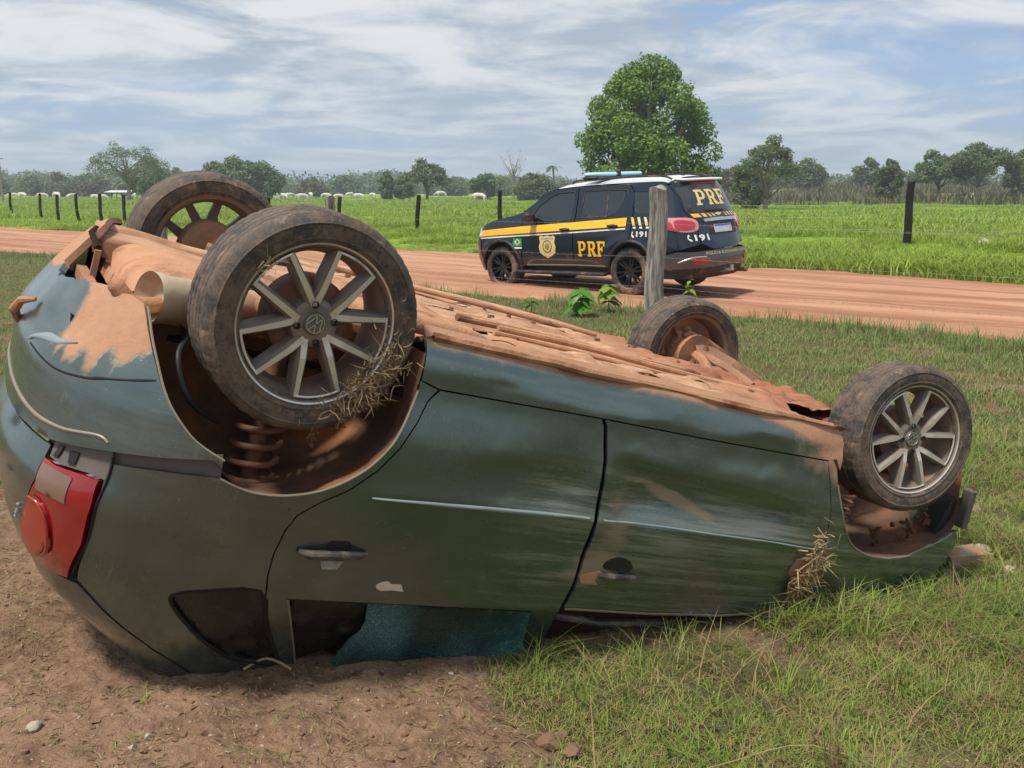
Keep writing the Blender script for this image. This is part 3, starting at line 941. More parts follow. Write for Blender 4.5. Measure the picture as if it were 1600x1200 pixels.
mb.tube([surf(1.06, .96) - [0, .05, 0], surf(1.25, .98) - [0, .04, 0], surf(1.6, .965) - [0, .05, 0], surf(1.95, .91) - [0, .05, 0]], .014, 8)
mb.tube([surf(1.08, 1.02) - [0, .10, 0], surf(1.5, 1.03) - [0, .09, 0], surf(1.9, .97) - [0, .10, 0]], .010, 8)
mb.obj('crushed_window_frame', M['handlegrey'], car)

strip('door_crease_glint', body, catmull([(.262, .600), (.45, .595), (.70, .588), (.985, .583)], 3), [.003, .011, .012, .012, .010], M['skyglint'], rear_door, off=.0008, h=.006)  # sky highlight of the crease, laid on as a paler strip
strip('door_crease_glint', body, catmull([(1.035, .582), (1.40, .583), (1.75, .585), (2.04, .590)], 3), [.008, .007, .006, .003], M['skyglint'], front_door, off=.0005, h=.004)  # same painted sky highlight, thinner on the front door
# door handles and marks
def handle(name, s0, z0, s1, z1, parent, bent=False):
    mb = MB()
    L = [surf(s0, z0), surf(s0 + .03, z0 + .002), surf(s0 + (s1 - s0) * .4, (z0 + z1) / 2), surf(s1 - .03, z1), surf(s1, z1)]
    L = [np.array(p) + [0, d - (.008 if bent else 0), 0] for p, d in zip(L, (.004, .018, .022, .020, .006))]
    for i in range(4): pass
    mb.tube(L, [.008, .0125, .0115, .0115, .007], 10)
    mb.obj(name, M['handlegrey'], parent, label='door handle')
hz = handle('door_handle', .108, .776, .300, .768, rear_door)
panel('handle_cup', body, [(.182, .745), (.190, .738), (.240, .734), (.250, .742), (.252, .775), (.184, .778)], M['black'], rear_door, res=.02, thick=.003, off=.0015)
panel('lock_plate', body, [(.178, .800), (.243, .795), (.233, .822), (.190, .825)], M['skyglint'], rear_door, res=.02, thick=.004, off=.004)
panel('paint_chip', body, catmull([(.366, .868), (.378, .855), (.398, .850), (.412, .858), (.440, .857), (.452, .874), (.455, .880), (.42, .878), (.385, .882)], 2, True), M['cream'], rear_door, res=.01, thick=.001, off=.0012)
handle('door_handle', 1.09, .765, 1.262, .765, front_door, True)
panel('handle_cup', body, catmull([(1.115, .715), (1.16, .700), (1.21, .712), (1.222, .745), (1.115, .745)], 3, True), M['black'], front_door, res=.02, thick=.003, off=.0015)
panel('torn_metal', body, [(1.030, .775), (1.06, .765), (1.10, .752), (1.115, .758), (1.09, .785), (1.115, .80), (1.07, .80), (1.045, .80)], M['orangedirt'], front_door, res=.012, thick=.006, off=.006)

# lips round the arches, edge highlight put into their pale colour
def lipline(name, pts, r=.0035, m='silverline'):
    L = np.array(catmull(pts, 4)); P = body(L[:, 0], L[:, 1]); P[:, 1] += .001
    mb = MB(); mb.tube(P, r, 6); mb.obj(name, M[m], car)
lipline('arch_lip', arch_q[:-1])
L = np.array(catmull(arch_b, 4)); P = body(L[:, 0], L[:, 1]); P[:, 1] += .012; mb = MB(); mb.tube(P, .0035, 6); mb.obj('arch_lip', M['silverline'], car)
lipline('arch_lip', [(2.076, .352), (2.123, .444), (2.17, .51), (2.23, .559), (2.30, .585), (2.369, .597), (2.46, .600), (2.542, .593), (2.63, .575), (2.714, .552), (2.80, .515), (2.881, .475)])

# straw and mud jammed into the torn edge in front of the front door
def straw(name, pts_fn, n, ln, mats, parent, r=.0022, seed=1, **kw):
    g = np.random.default_rng(seed); V = []; Fc = []; k = 0
    for i in range(n):
        p = np.array(pts_fn(g)); d = g.normal(size=3); d /= np.linalg.norm(d); b_ = g.normal(size=3) * .5
        l = ln * g.uniform(.4, 1.2); side = np.cross(d, g.normal(size=3)); side /= np.linalg.norm(side)
        q = [p, p + d * l * .5, p + (d + b_ * .6) * l]
        rr = r * g.uniform(.6, 1.4)
        V += [q[0] - side * rr, q[0] + side * rr, q[1] + side * rr, q[1] - side * rr, q[2]]
        Fc += [(k, k + 1, k + 2, k + 3), (k + 3, k + 2, k + 4)]; k += 5
    return ob(name, mkmesh(name, V, Fc, mats, False), parent, **kw)


m, nt, b = newmat('dry_straw')
v = nt.new('ShaderNodeTexCoord').outputs['Object']
nt.put(b.inputs['Base Color'], nt.mix(nt.noise(v, 60, 2), (0.16, 0.10, 0.045), (0.46, 0.34, 0.17)))
b.inputs['Roughness'].default_value = 0.85
M['straw'] = m


def mudlump(name, centers, rad, mat, parent, seed=2, n=14, **kw):
    g = np.random.default_rng(seed); mb = MB()
    for c in centers:
        for i in range(n):
            p = np.array(c) + g.normal(size=3) * rad * np.array([.6, .35, 1.0])
            hull(mb, p + (g.random((9, 3)) - .5) * rad * g.uniform(.6, 1.5))
    return mb.obj(name, mat, parent, sharp=50, **kw)


mudlump('mud_clump', [body(2.03, .66) + [0, .01, 0], body(2.06, .72) + [0, .01, 0], body(2.05, .80) + [0, .006, 0]], .030, M['dirtsteel'], car, 5, kind='stuff')
panel('mud_patch', body, [(1.955, .640), (2.00, .615), (2.06, .600), (2.085, .63), (2.088, .70), (2.075, .76), (2.05, .80), (2.02, .815), (2.00, .78), (1.985, .72), (1.95, .70)], M['dirtsteel'], car, res=.012, thick=.006, off=.006)
straw('wedged_straw', lambda g: body(2.02 + g.normal() * .03, .70 + g.normal() * .07) + [0, .018 + abs(g.normal()) * .012, 0], 320, .075, M['straw'], car, .0020, 3, kind='stuff', label='straw wedged at the front of the door')

# ------------------------------------------------------------------ wheel wells, floor and running gear
def well(name, arch, cen, y_in, grow, ylip=-.006, wall_to=None):
    L = np.array(catmull(arch, 3)); P0 = body(L[:, 0], L[:, 1]); n = len(L)
    rows = []
    K = 9
    for k in range(K):
        t = k / (K - 1)
        sc = 1 + grow * math.sin(min(1, t * 1.6) * math.pi / 2) * sst(P0[:, 2], .24, .42)
        Q = P0.copy()
        Q[:, 0] = cen[0] + (P0[:, 0] - cen[0]) * sc
        Q[:, 2] = cen[1] + (P0[:, 2] - cen[1]) * sc
        Q[:, 1] = (P0[:, 1] + ylip) * (1 - t) + y_in * t
        w = (fbm(L[:, 0] * 9 + k, L[:, 1] * 9 + k * .7, 3) - .5) * .03 * (t > 0)
        Q[:, 2] += w; Q[:, 0] += w * .5
        rows.append(Q)
    V = np.concatenate(rows); Fc = []
    for k in range(K - 1):
        for i in range(n - 1): Fc.append((k * n + i, k * n + i + 1, (k + 1) * n + i + 1, (k + 1) * n + i))
    # inner wall as rings shrinking to the centre
    last = rows[-1]; base = len(V); R_ = 7
    extra = []
    for r in range(1, R_ + 1):
        t = r / R_
        Q = last.copy(); Q[:, 0] = last[:, 0] * (1 - t) + cen[0] * t; Q[:, 2] = last[:, 2] * (1 - t) + (cen[1] - .02) * t
        Q[:, 1] = y_in - .02 * t + (fbm(Q[:, 0] * 8, Q[:, 2] * 8, 3) - .5) * .05
        extra.append(Q)
    V = np.concatenate([V] + extra)
    o0 = (K - 1) * n
    for r in range(R_):
        a = o0 if r == 0 else base + (r - 1) * n; b2 = base + r * n
        for i in range(n - 1): Fc.append((a + i, a + i + 1, b2 + i + 1, b2 + i))
    return ob(name, mkmesh(name, V, Fc, M['well'], True), car)


well('rear_wheel_well', [(-.500, .264), (-.434, .322), (-.341, .427), (-.25, .515), (-.165, .58), (-.106, .62), (-.02, .627), (.084, .611), (.148, .584), (.21, .542), (.254, .497), (.294, .433), (.321, .35), (.332, .278), (.337, .20)], (-.08, .20), .40, .14)
well('front_wheel_well', [(2.072, .18), (2.060, .28), (2.076, .352), (2.123, .444), (2.17, .51), (2.23, .559), (2.30, .585), (2.369, .597), (2.46, .600), (2.542, .593), (2.63, .575), (2.714, .552), (2.80, .515), (2.881, .470), (2.93, .36), (2.94, .22)], (2.46, .20), .38, .08)


def coil(name, x, y, z0, z1, r, turns, wr, mat):
    t = np.linspace(0, 1, int(turns * 22))
    a = t * turns * 2 * np.pi
    mb = MB(); mb.tube(np.stack([x + r * np.cos(a), y + r * np.sin(a), z0 + (z1 - z0) * t], 1), wr, 8)
    o = mb.obj(name, M[mat], car, sharp=None)
    return o
coil('coil_spring', .026, .50, .42, .80, .066, 7.5, .0095, 'rust')
mb = MB(); mb.tube([(.026, .5, .30), (.026, .5, .82)], .026, 12); mb.obj('shock_absorber', M['rust'], car)
coil('coil_spring', 2.29, .64, .40, .60, .055, 6.0, .008, 'rust')
mudlump('mud_clump', [(2.22, .70, .50), (2.62, .62, .56), (2.74, .66, .52), (2.84, .64, .46), (2.5, .5, .58), (2.38, .55, .56)], .028, M['well'], car, 31, 12, kind='stuff')
mudlump('mud_clump', [(.24, .62, .42), (.20, .60, .48), (.16, .56, .54)], .014, M['dirtsteel'], car, 32, 14, kind='stuff')
mb = MB(); mb.tube(catmull([(-.20, .48, .30), (-.26, .60, .36), (-.22, .66, .46), (-.12, .60, .52)], 5), .008, 8); mb.obj('brake_hose', M['black'], car)
mb = MB(); mb.box((-.14, .44, .34), (.16, .06, .05), bev=.01); mb.tube([(-.30, .50, .26), (-.14, .52, .34), (.02, .50, .40)], .016, 8); mb.obj('suspension_bracket', M['rust'], car)
mb = MB(); mb.tube([(2.36, .52, .22), (2.33, .50, .60)], .03, 12); mb.obj('shock_absorber', M['rust'], car)


def floorz(x, y):
    z = 0.172 + 0 * x
    z = z + .045 * np.exp(-(y / .10) ** 2)                                   # tunnel
    z = z - .022 * np.exp(-((np.abs(y) - .40) / .045) ** 4)                  # rails
    for xc in (.55, 1.08, 1.62, 1.98): z = z - .012 * np.exp(-((x - xc) / .04) ** 4)
    z = z - .012 * np.exp(-((np.abs(y) - .21) / .018) ** 2) * sst(np.sin(x * 3.1), -.4, .3)
    sk = y + .10 * x
    z = z + .05 * np.exp(-((y - .56 - .0 * x) / .075) ** 4) * sst(x, .30, .36) * (1 - sst(x, .70, .80))
    z = z + (fbm(x * .9, sk * 7, 3) - .5) * .040 + (fbm(x * 2.0 + 3, sk * 26 + 4, 3) - .5) * .016 + (fbm(x * 14, y * 22, 3) - .5) * .008
    rdg = np.abs(fbm(x * 1.1 + 9, sk * 6 + 2, 3) - .5)
    z = z + .012 * np.exp(-(rdg / .020) ** 2)
    # pressed ribs and overlapping torn sheets that run lengthwise
    for k_, (yc, am) in enumerate(((-.58, .010), (-.30, .012), (-.17, .010), (.30, .012), (.50, .010))):
        yy = y - yc - .018 * np.sin(x * 2.3 + k_) - (fbm(x * 5 + k_ * 3, x * 0 + k_, 3) - .5) * .05
        z = z - am * (sst(yy, -.004, .004) - sst(yy, -.004, .16)) * sst(x, .4 + .1 * k_, .5 + .1 * k_)
        z = z + .016 * np.exp(-(yy / .007) ** 2) * sst(fbm(x * 3 + k_ * 7, x * 0, 2), .42, .55)
    z = z + .020 * np.exp(-((y - .665 + .02 * np.sin(x * 7) - .02*np.sin(x*17)) / .012) ** 2)  # gap along the pinch flange
    far = sst(-y, .45, .74)
    z = z * (1 - far) + (.137 + (fbm(x * 2, y * 4, 3) - .5) * .02) * far
    near = sst(y, .69, .735)
    z = z * (1 - near) + (.150) * near
    rear = 1 - sst(x, .22, .36)
    z = z * (1 - rear) + (.275 - .085 * sst(-y, -.10, .25) + (fbm(x * 4, y * 4, 3) - .5) * .03 - .02 * np.exp(-((np.abs(y) - .42) / .03) ** 4)) * rear
    z = z + sst(x, 1.95, 2.2) * (fbm(x * 8, y * 9, 3) - .45) * .09
    return z


def build_floor():
    gx = np.arange(-.56, 2.98, .012); gy = np.arange(-.745, .746, .0105)
    X, Y = np.meshgrid(gx, gy, indexing='ij')
    Z = floorz(X, Y)
    xm = .05 - .485 * (1 - np.clip(np.abs(Y) / .77, 0, 1) ** 2.7) ** (1 / 2.7)
    X = np.maximum(X, xm + .004)
    n0, n1 = X.shape
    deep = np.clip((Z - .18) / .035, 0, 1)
    Yn = Y.copy()
    V = np.stack([X, Yn, Z], -1).reshape(-1, 3)
    i, j = np.meshgrid(np.arange(n0 - 1), np.arange(n1 - 1), indexing='ij')
    Fc = np.stack([i * n1 + j, (i + 1) * n1 + j, (i + 1) * n1 + j + 1, i * n1 + j + 1], -1).reshape(-1, 4)
    cx = X[:-1, :-1].ravel() + .006; cy = Y[:-1, :-1].ravel() + .005
    wob = (fbm(cx * 9, cy * 9, 3) - .5) * .10
    drop = ((cx > -.42) & (cx < .335) & (np.abs(cy) > .42)) | ((cx > 2.09) & (np.abs(cy) > .40)) | ((cx < -.40) & (np.abs(cy) > .55 + (cx + .40) * 1.6))
    # the torn hole behind the spare wheel well
    drop |= (((cx + .43) / .085) ** 2 + ((cy - .22) / .26) ** 2 + wob * 5) < 1
    drop |= (X[1:, 1:] - X[:-1, :-1]).ravel() < 1e-4
    # small rips
    drop |= (((cx - .63) / .05) ** 2 + ((cy - .52) / .02) ** 2 + wob * 6) < 1
    drop |= (((cx - .78) / .035) ** 2 + ((cy - .22) / .018) ** 2 + wob * 6) < 1
    Fc = Fc[~drop]
    used = np.unique(Fc); rm = -np.ones(len(V), int); rm[used] = np.arange(len(used))
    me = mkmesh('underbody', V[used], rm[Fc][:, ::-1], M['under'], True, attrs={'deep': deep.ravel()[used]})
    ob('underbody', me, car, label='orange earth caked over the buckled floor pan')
    mb = MB()
    mb.box((1.2, 0, .34), (1.75, 1.35, .02)); mb.box((-.10, 0, .36), (.80, .80, .02)); mb.box((2.5, 0, .34), (.9, .74, .02))
    mb.obj('inner_floor', M['cavity'], car)


build_floor()
# pinch flange that stands proud along the sill, torn in places
mb = MB()
L = np.arange(.36, 2.04, .02)
P = [np.array((x, .728 + .012 * math.sin(x * 9) * (x > .8), .145 + .012 * float(fbm(np.array(x * 5), np.array(1.0), 3)))) for x in L]
for k in range(len(P) - 1):
    pass
mb.tube(P, .013, 6)
mb.obj('pinch_flange', M['orangedirt'], car)

# fuel tank / spare wheel pan bulging out of the floor
def lump(name, c, d, mat, nx=26, ny=26, e=4.0, amp=.012, parent=None, seed=0, **kw):
    """rounded pressed-steel pan, open on its inner side"""
    u = np.linspace(-1, 1, nx); w = np.linspace(-1, 1, ny)
    U, W = np.meshgrid(u, w, indexing='ij')
    hgt = (1 - np.abs(U) ** e).clip(0) ** (1 / 2.2) * (1 - np.abs(W) ** e).clip(0) ** (1 / 2.2)
    X = c[0] + U * d[0] / 2; Y = c[1] + W * d[1] / 2
    Z = c[2] - hgt * d[2] + (fbm(X * 9 + seed, Y * 9, 3) - .5) * amp * 2
    V = np.stack([X, Y, Z], -1).reshape(-1, 3)
    i, j = np.meshgrid(np.arange(nx - 1), np.arange(ny - 1), indexing='ij')
    Fc = np.stack([i * ny + j, i * ny + j + 1, (i + 1) * ny + j + 1, (i + 1) * ny + j], -1).reshape(-1, 4)
    return ob(name, mkmesh(name, V, Fc, mat, True), parent or car, **kw)


lump('spare_wheel_pan', (-.13, .07, .30), (.52, .72, .125), M['orangedirt'], label='bulging spare wheel pan under orange earth')
lump('fuel_tank', (.52, -.12, .20), (.52, .62, .045), M['orangedirt'], seed=5)
mb = MB(); mb.box((-.33, -.32, .29), (.16, .015, .13)); mb.obj('inner_wall', M['cavity'], car)
mb = MB(); mb.box((-.435, .10, .27), (.017, .017, .13)); mb.box((-.45, .12, .305), (.03, .42, .05))
mb.obj('rear_crash_bar', M['dirtsteel'], car)
# ragged steel round the hole
g = np.random.default_rng(4); mb = MB()
for a in np.linspace(0, 2 * np.pi, 30)[:-1]:
    c = np.array([-.43 + .085 * math.cos(a), .22 + .26 * math.sin(a), .262])
    o = np.array([-math.cos(a) * .02, -math.sin(a) * .03, .015 + g.random() * .02])
    t = np.array([-math.sin(a) * .02, math.cos(a) * .035, 0])
    mb.add([c - t, c + t, c + o * g.uniform(.5, 1.4) + t * g.uniform(-.6, .6)], [(0, 1, 2)])
mb = MB(); mb.tube([(-.42, -.04, .215), (-.44, -.10, .180), (-.42, -.20, .170), (-.38, -.26, .178)], [.012, .009, .006, .002], 6); mb.obj('torn_strip', M['cavity'], car)

# silencer and pipes
ax = np.array([.44, -.17, .0]); ax /= np.linalg.norm(ax); c0 = np.array([-.335, .500, .247])
mb = MB()
prof = [(0.03, .0), (0.028, .044), (0.0, .064), (-.012, .071), (0.012, .071), (0.02, .066), (.45, .066), (.47, .05), (.475, 0)]
mb.lathe(prof, 40, ax='y')
up = np.array([0, 0, 1.]); s1_ = np.cross(ax, up); s1_ /= np.linalg.norm(s1_)
mb.xf(np.array([[s1_[0], ax[0], up[0], c0[0]], [s1_[1], ax[1], up[1], c0[1]], [s1_[2], ax[2], up[2] * .96, c0[2]], [0, 0, 0, 1]]))
mf = mb.obj('silencer', M['muffler'], car, label='dusty round silencer drum')
mb = MB(); mb.tube(catmull([(-.30, .47, .262), (-.345, .492, .272), (-.383, .50, .270), (-.411, .50, .250), (-.440, .495, .222)], 6), [.022] * 22 + [.019, .014, .010], 14)
mb.obj('tail_pipe', M['orangedirt'], car)
mb = MB(); mb.tube(catmull([(.02, .34, .235), (.18, .42, .175), (.34, .56, .150), (.45, .585, .150), (.56, .57, .158), (.615, .54, .170)], 5), [.028] * 26, 14)
mb.obj('exhaust_pipe', M['orangedirt'], car, label='bent exhaust pipe')
mb = MB()
for k in range(5):
    mb.tube(catmull([(.62 + k * .012, .50 - k * .02, .165), (.67 + k * .016, .56 - k * .02, .140), (.71 + k * .016, .61 - k * .015, .145), (.72 + k * .012, .66 - k * .02, .170)], 4), .0045, 6)
mb.obj('torn_cables', M['orangedirt'], car)
mb = MB(); mb.tube(catmull([(.9, .12, .150), (1.3, .10, .145), (1.7, .14, .15), (2.0, .1, .16)], 6), .012, 8); mb.tube(catmull([(.5, -.55, .14), (1.1, -.52, .135), (1.8, -.55, .14)], 6), .010, 8)
mb.obj('brake_pipe', M['orangedirt'], car)
mb = MB(); mb.tube(catmull([(.75, .36, .145), (1.1, .33, .146), (1.45, .36, .148), (1.8, .30, .150), (2.1, .34, .15)], 6), .009, 8); mb.tube(catmull([(.8, -.02, .16), (1.2, -.06, .155), (1.6, -.02, .155), (2.05, -.08, .16)], 6), .014, 8); mb.obj('fuel_line', M['orangedirt'], car, kind='stuff')
mb = MB(); g = np.random.default_rng(14)
for i in range(40):
    x_, y_ = g.uniform(.5, 2.1), g.uniform(-.6, .62); z_ = float(floorz(np.array(x_), np.array(y_))); mb.tube([(x_, y_, z_ + .01), (x_, y_, z_ - .010)], g.uniform(.006, .012), 6)
mb.obj('floor_bolts', M['rust'], car, kind='stuff')
# torn flaps of metal along the floor
g = np.random.default_rng(11); mb = MB()
for i in range(34):
    x, y = g.uniform(.45, 2.1), g.uniform(-.6, .66)
    z = float(floorz(np.array(x), np.array(y))) - .004
    a = g.uniform(-.35, .25); l = g.uniform(.05, .22); w = g.uniform(.008, .028)
    d = np.array([math.cos(a), math.sin(a), 0]); n_ = np.array([-d[1], d[0], 0])
    p = np.array([x, y, z])
    mb.add([p - d * l / 2, p - n_ * w / 2 + [0, 0, -.004], p + n_ * w + [0, 0, -.014 * g.random()], p + d * l / 2 + [0, 0, .004]], [(0, 1, 2), (1, 3, 2)])
mb.obj('torn_metal_flaps', M['under'], car, smooth=False, kind='stuff')

# rear axle beam, trailing arms
mb = MB(); mb.tube([(.16, -.58, .215), (.13, -.3, .235), (.13, .3, .235), (.16, .56, .215)], .038, 12)
mb.tube([(.0, .56, .19), (.17, .52, .215), (.36, .48, .21)], [.03, .035, .03], 10); mb.tube([(.0, -.56, .19), (.17, -.52, .215), (.36, -.48, .21)], [.03, .035, .03], 10)
mb.tube([(-.02, .6, .188), (-.02, .48, .2)], .05, 12)
mb.obj('rear_axle', M['dirtsteel'], car)
# front suspension on the far side, subframe
mb = MB(); mb.box((2.42, 0, .235), (.30, .80, .07), bev=.02); mb.box((2.25, -.1, .19), (.5, .10, .05), bev=.015)
mb.obj('front_subframe', M['orangedirt'], car)
mb = MB(); mb.tube([(2.46, -.62, .155), (2.44, -.5, .165), (2.42, -.35, .19)], [.02, .018, .018], 10)
for k in range(7): mb.tube([(2.452, -.53 + k * .014, .160 + k * .001), (2.452, -.524 + k * .014, .160 + k * .001)], .052 - k * .003, 16)
mb.obj('drive_shaft', M['rust'], car)
mb = MB()
for a_, b_ in (((2.33, -.30), (2.48, -.62)), ((2.62, -.32), (2.50, -.62))):
    mb.tube([(a_[0], a_[1], .185), ((a_[0] + b_[0]) / 2, (a_[1] + b_[1]) / 2, .135), (b_[0], b_[1], .12)], [.03, .026, .034], 8)
mb.tube([(2.5, -.60, .06), (2.49, -.60, .27)], [.022, .04], 8); mb.tube([(2.47, -.64, .13), (2.47, -.60, .13)], .115, 20)
mb.obj('control_arm', M['dirtsteel'], car)
mb = MB(); mb.tube([(2.46, .62, .15), (2.42, .38, .19)], .02, 8); mb.tube([(2.33, .34, .2), (2.48, .60, .16)], .03, 8); mb.tube([(2.50, .58, .1), (2.46, .58, .32)], .035, 8)
mb.obj('front_knuckle', M['rust'], car)
# engine bay seen between the front wheels and crushed nose
mb = MB(); g = np.random.default_rng(21)
for i in range(26):
    c = np.array([g.uniform(2.3, 2.9), g.uniform(-.5, .34), g.uniform(.26, .5)])
    mb.box(c, g.uniform(.05, .22, 3), R=np.array(Matrix.Rotation(g.uniform(-.4, .4), 3, 'Z')), bev=.01)
mb.obj('engine', M['rust'], car)
fcr = lambda s, z: np.stack([2.93 + .05 * np.cos(np.asarray(s, float) * 2.2) + (fbm(np.asarray(s, float) * 4, np.asarray(z, float) * 5, 3) - .5) * .16 - .35 * sst(z, .5, .95), np.asarray(s, float), np.asarray(z, float)], -1)
panel('nose_panel', fcr, [(-.70, .36), (.66, .36), (.70, .55), (.68, .95), (-.68, .95)], P_, car, res=.03, flip=-1, wear=lambda s, z: np.stack([.4 + 0 * s, .5 + 0 * s, .2 + 0 * s], 1))
panel('bonnet', lambda s, z: np.stack([s, z, .86 + .05 * (fbm(s * 5, z * 5, 3) - .5) * 4 + .06 * (s - 2.1)], -1), [(1.95, -.66), (2.75, -.66), (2.75, .72), (1.95, .72)], P_, car, res=.04, flip=1, wear=lambda s, z: np.stack([.2 + 0 * s, .3 + 0 * s, .2 + 0 * s], 1))
# hanging pieces of the front bumper and liner beside the front wheel
mb = MB()
g = np.random.default_rng(6)
hull(mb, np.array([(2.90, .70, .34), (2.98, .69, .33), (2.99, .68, .50), (2.93, .72, .55), (2.86, .70, .50), (2.88, .60, .42), (2.99, .58, .46), (2.92, .60, .34)]))
hull(mb, np.array([(2.88, .66, .44), (3.02, .64, .44), (3.0, .70, .58), (2.9, .72, .60), (2.95, .55, .58)]))
mb.obj('broken_bumper_bracket', M['black'], car, smooth=False)
mb = MB(); mb.box((3.005, .70, .37), (.035, .05, .17), R=np.array(Matrix.Rotation(.12, 3, 'Y')), bev=.006)
mb.obj('bumper_strip', M['grime'], car)
mb = MB(); mb.tube(catmull([(3.0, .70, .27), (3.01, .71, .285), (3.015, .705, .31)], 3), .006, 6); mb.obj('bumper_bolt', M['rust'], car)
# loose trim on the rear corner
mb = MB(); P = body(np.array([-1.02, -1.0, -.97, -.95]), np.array([.46, .43, .40, .385]))
P = P + np.array([[-.012, .01, 0], [-.04, .02, -.004], [-.045, .02, -.01], [-.02, .02, -.01]])
mb.tube(P, [.010, .014, .012, .006], 8); mb.obj('loose_trim', M['dirtsteel'], car)
mb = MB(); mb.box((-.66, .13, .70), (.03, .05, .03), bev=.006); mb.obj('tailgate_lock', M['black'], car)
mb = MB(); mb.box((-.655, .16, .90), (.02, .04, .03), bev=.005); mb.obj('tailgate_bump_stop', M['black'], car)
mb = MB(); p = body(np.array([-.70]), np.array([.89]))[0]
g = np.random.default_rng(3)
for i in range(5): mb.box(p + [-.002 - i * .0, .01 + g.normal() * .006, (i - 2) * .010], (.006, .014, .006), bev=.001)
mb.obj('boot_badge', M['chrome'], car)

# far side of the shell, simple mirrored skin with arches, and the crushed roof
farf = lambda s, z: surf(s, z) * np.array([1, -1, 1])
fo = [(-.51, .256), (-.434, .322), (-.341, .427), (-.25, .515), (-.165, .58), (-.056, .627), (.084, .611), (.21, .542), (.294, .433), (.332, .278), (.34, .15), (2.06, .15), (2.076, .352), (2.17, .51), (2.30, .585), (2.46, .60), (2.63, .575), (2.80, .515), (2.93, .40),
      (2.9, .6), (2.7, .80), (2.1, .90), (2.0, 1.30), (.0, 1.32), (-.27, 1.17), (-.47, 1.0), (-.6, .9), (-.6, .3)]
panel('far_side_panel', farf, fo, P_, car, res=.05, flip=-1, wear=lambda s, z: np.stack([1.0 * sst(.3 - z, 0, .1), .3 + 0 * s, .2 + 0 * s], 1))
for s_ in (-1,):
    well_p = [(-.51, .256), (-.341, .427), (-.165, .58), (-.02, .627), (.148, .584), (.254, .497), (.332, .278)]
panel('roof', lambda s, z: np.stack([s, z, 1.30 + .04 * (1 - (z / .6) ** 2)], -1), [(-.1, -.58), (1.9, -.6), (1.9, .60), (-.1, .58)], P_, car, res=.08, wear=lambda s, z: np.stack([.2 + 0 * s, .3 + 0 * s, .2 + 0 * s], 1))

# ------------------------------------------------------------------ wheels
TR, TW = 0.287, 0.185
def tyre_mesh():
    mb = MB()
    h = TW / 2
    pr = [(h - .010, .202), (h - .002, .214), (h + .001, .220), (h + .0045, .222), (h + .0045, .226), (h + .003, .228), (h + .005, .238), (h + .006, .250), (h + .005, .258), (h + .0068, .260), (h + .0068, .263), (h + .004, .265), (h + .002, .268), (h - .008, .281), (h - .020, .287)]
    tread = []
    for yy in np.linspace(h - .024, -h + .024, 25):
        tread.append((yy, TR - (.006 if any(abs(yy - gq) < .0045 for gq in (-.045, -.016, .016, .045)) else 0) - .9 * max(0, abs(yy) - .05) ** 2 * 2))
    full = pr + tread + [(-a_, r_) for a_, r_ in reversed(pr)]
    full += [(-h + .016, .196), (h - .016, .196)]
    np_ = len(pr); nt_ = len(tread)
    def rm(i, a):
        if np_ - 2 <= i < np_ + 6 or np_ + nt_ - 6 <= i <= np_ + nt_ + 1:
            return -.0016 * ((np.arange(len(a)) % 4) == 0)
        if np_ <= i < np_ + nt_:
            return -.0014 * ((np.arange(len(a)) % 3) == 0)
        if i in (6, 7): return .0004 * ((np.arange(len(a)) % 5) < 2)
        return 0 * a
    mb.lathe(full, 216, rmod=rm, close=True)
    return mb.mesh('tyre', [M['rubber']], True, 28)


def spoke_mesh():
    """one tapering spoke along +Z from the hub, outer face towards +Y"""
    mb = MB()
    y0 = .072
    a = [(.040, .0185, y0 - .002), (.09, .0175, y0 + .008), (.15, .0145, y0 + .010), (.193, .0135, y0 + .010)]
    top, bot = [], []
    V = []
    for r, w, y in a:
        V += [(-w * .45, y, r), (w * .45, y, r), (w * .85, y - .012, r), (w * 1.05, y - .050, r), (-w * 1.05, y - .050, r), (-w * .85, y - .012, r)]
    Fc, mi = [], []
    for i in range(len(a) - 1):
        for j in range(6):
            k = (j + 1) % 6
            Fc.append((i * 6 + j, i * 6 + k, (i + 1) * 6 + k, (i + 1) * 6 + j)); mi.append(0 if j in (0,) else 1)
    Fc += [(5, 4, 3, 2, 1, 0), (18, 19, 20, 21, 22, 23)]; mi += [1, 1]
    me = mkmesh('spoke', V, Fc, [M['alloy'], M['alloyside']], False, mi)
    return me


def rim_mesh():
    mb = MB()
    h = TW / 2
    # barrel (outer lip to inner lip)
    mb.lathe([(h - .004, .207), (h - .001, .211), (h - .006, .2135), (h - .014, .205)], 96, 0)
    mb.lathe([(h - .004, .207), (h - .014, .200), (.070, .197), (.050, .186), (.0, .176), (-.05, .182), (-h + .01, .196), (-h + .002, .210), (-h + .010, .213)], 96, 1)
    # centre disc
    mb.lathe([(.066, .030), (.069, .050), (.064, .062), (.040, .068), (.0, .060), (-.01, .03)], 48, 2)
    # bright lip segments across each window between two spoke pairs
    for k in range(5):
        c = math.radians(72 * k + 90 + 36); aa = np.linspace(c - math.radians(17.5), c + math.radians(17.5), 9)
        mb.tube([(.194 * math.cos(q), .0815, .194 * math.sin(q)) for q in aa], .0035, 6, 0)
    return mb.mesh('rim', [M['alloy'], M['barrel'], M['alloyside']], True, 30)


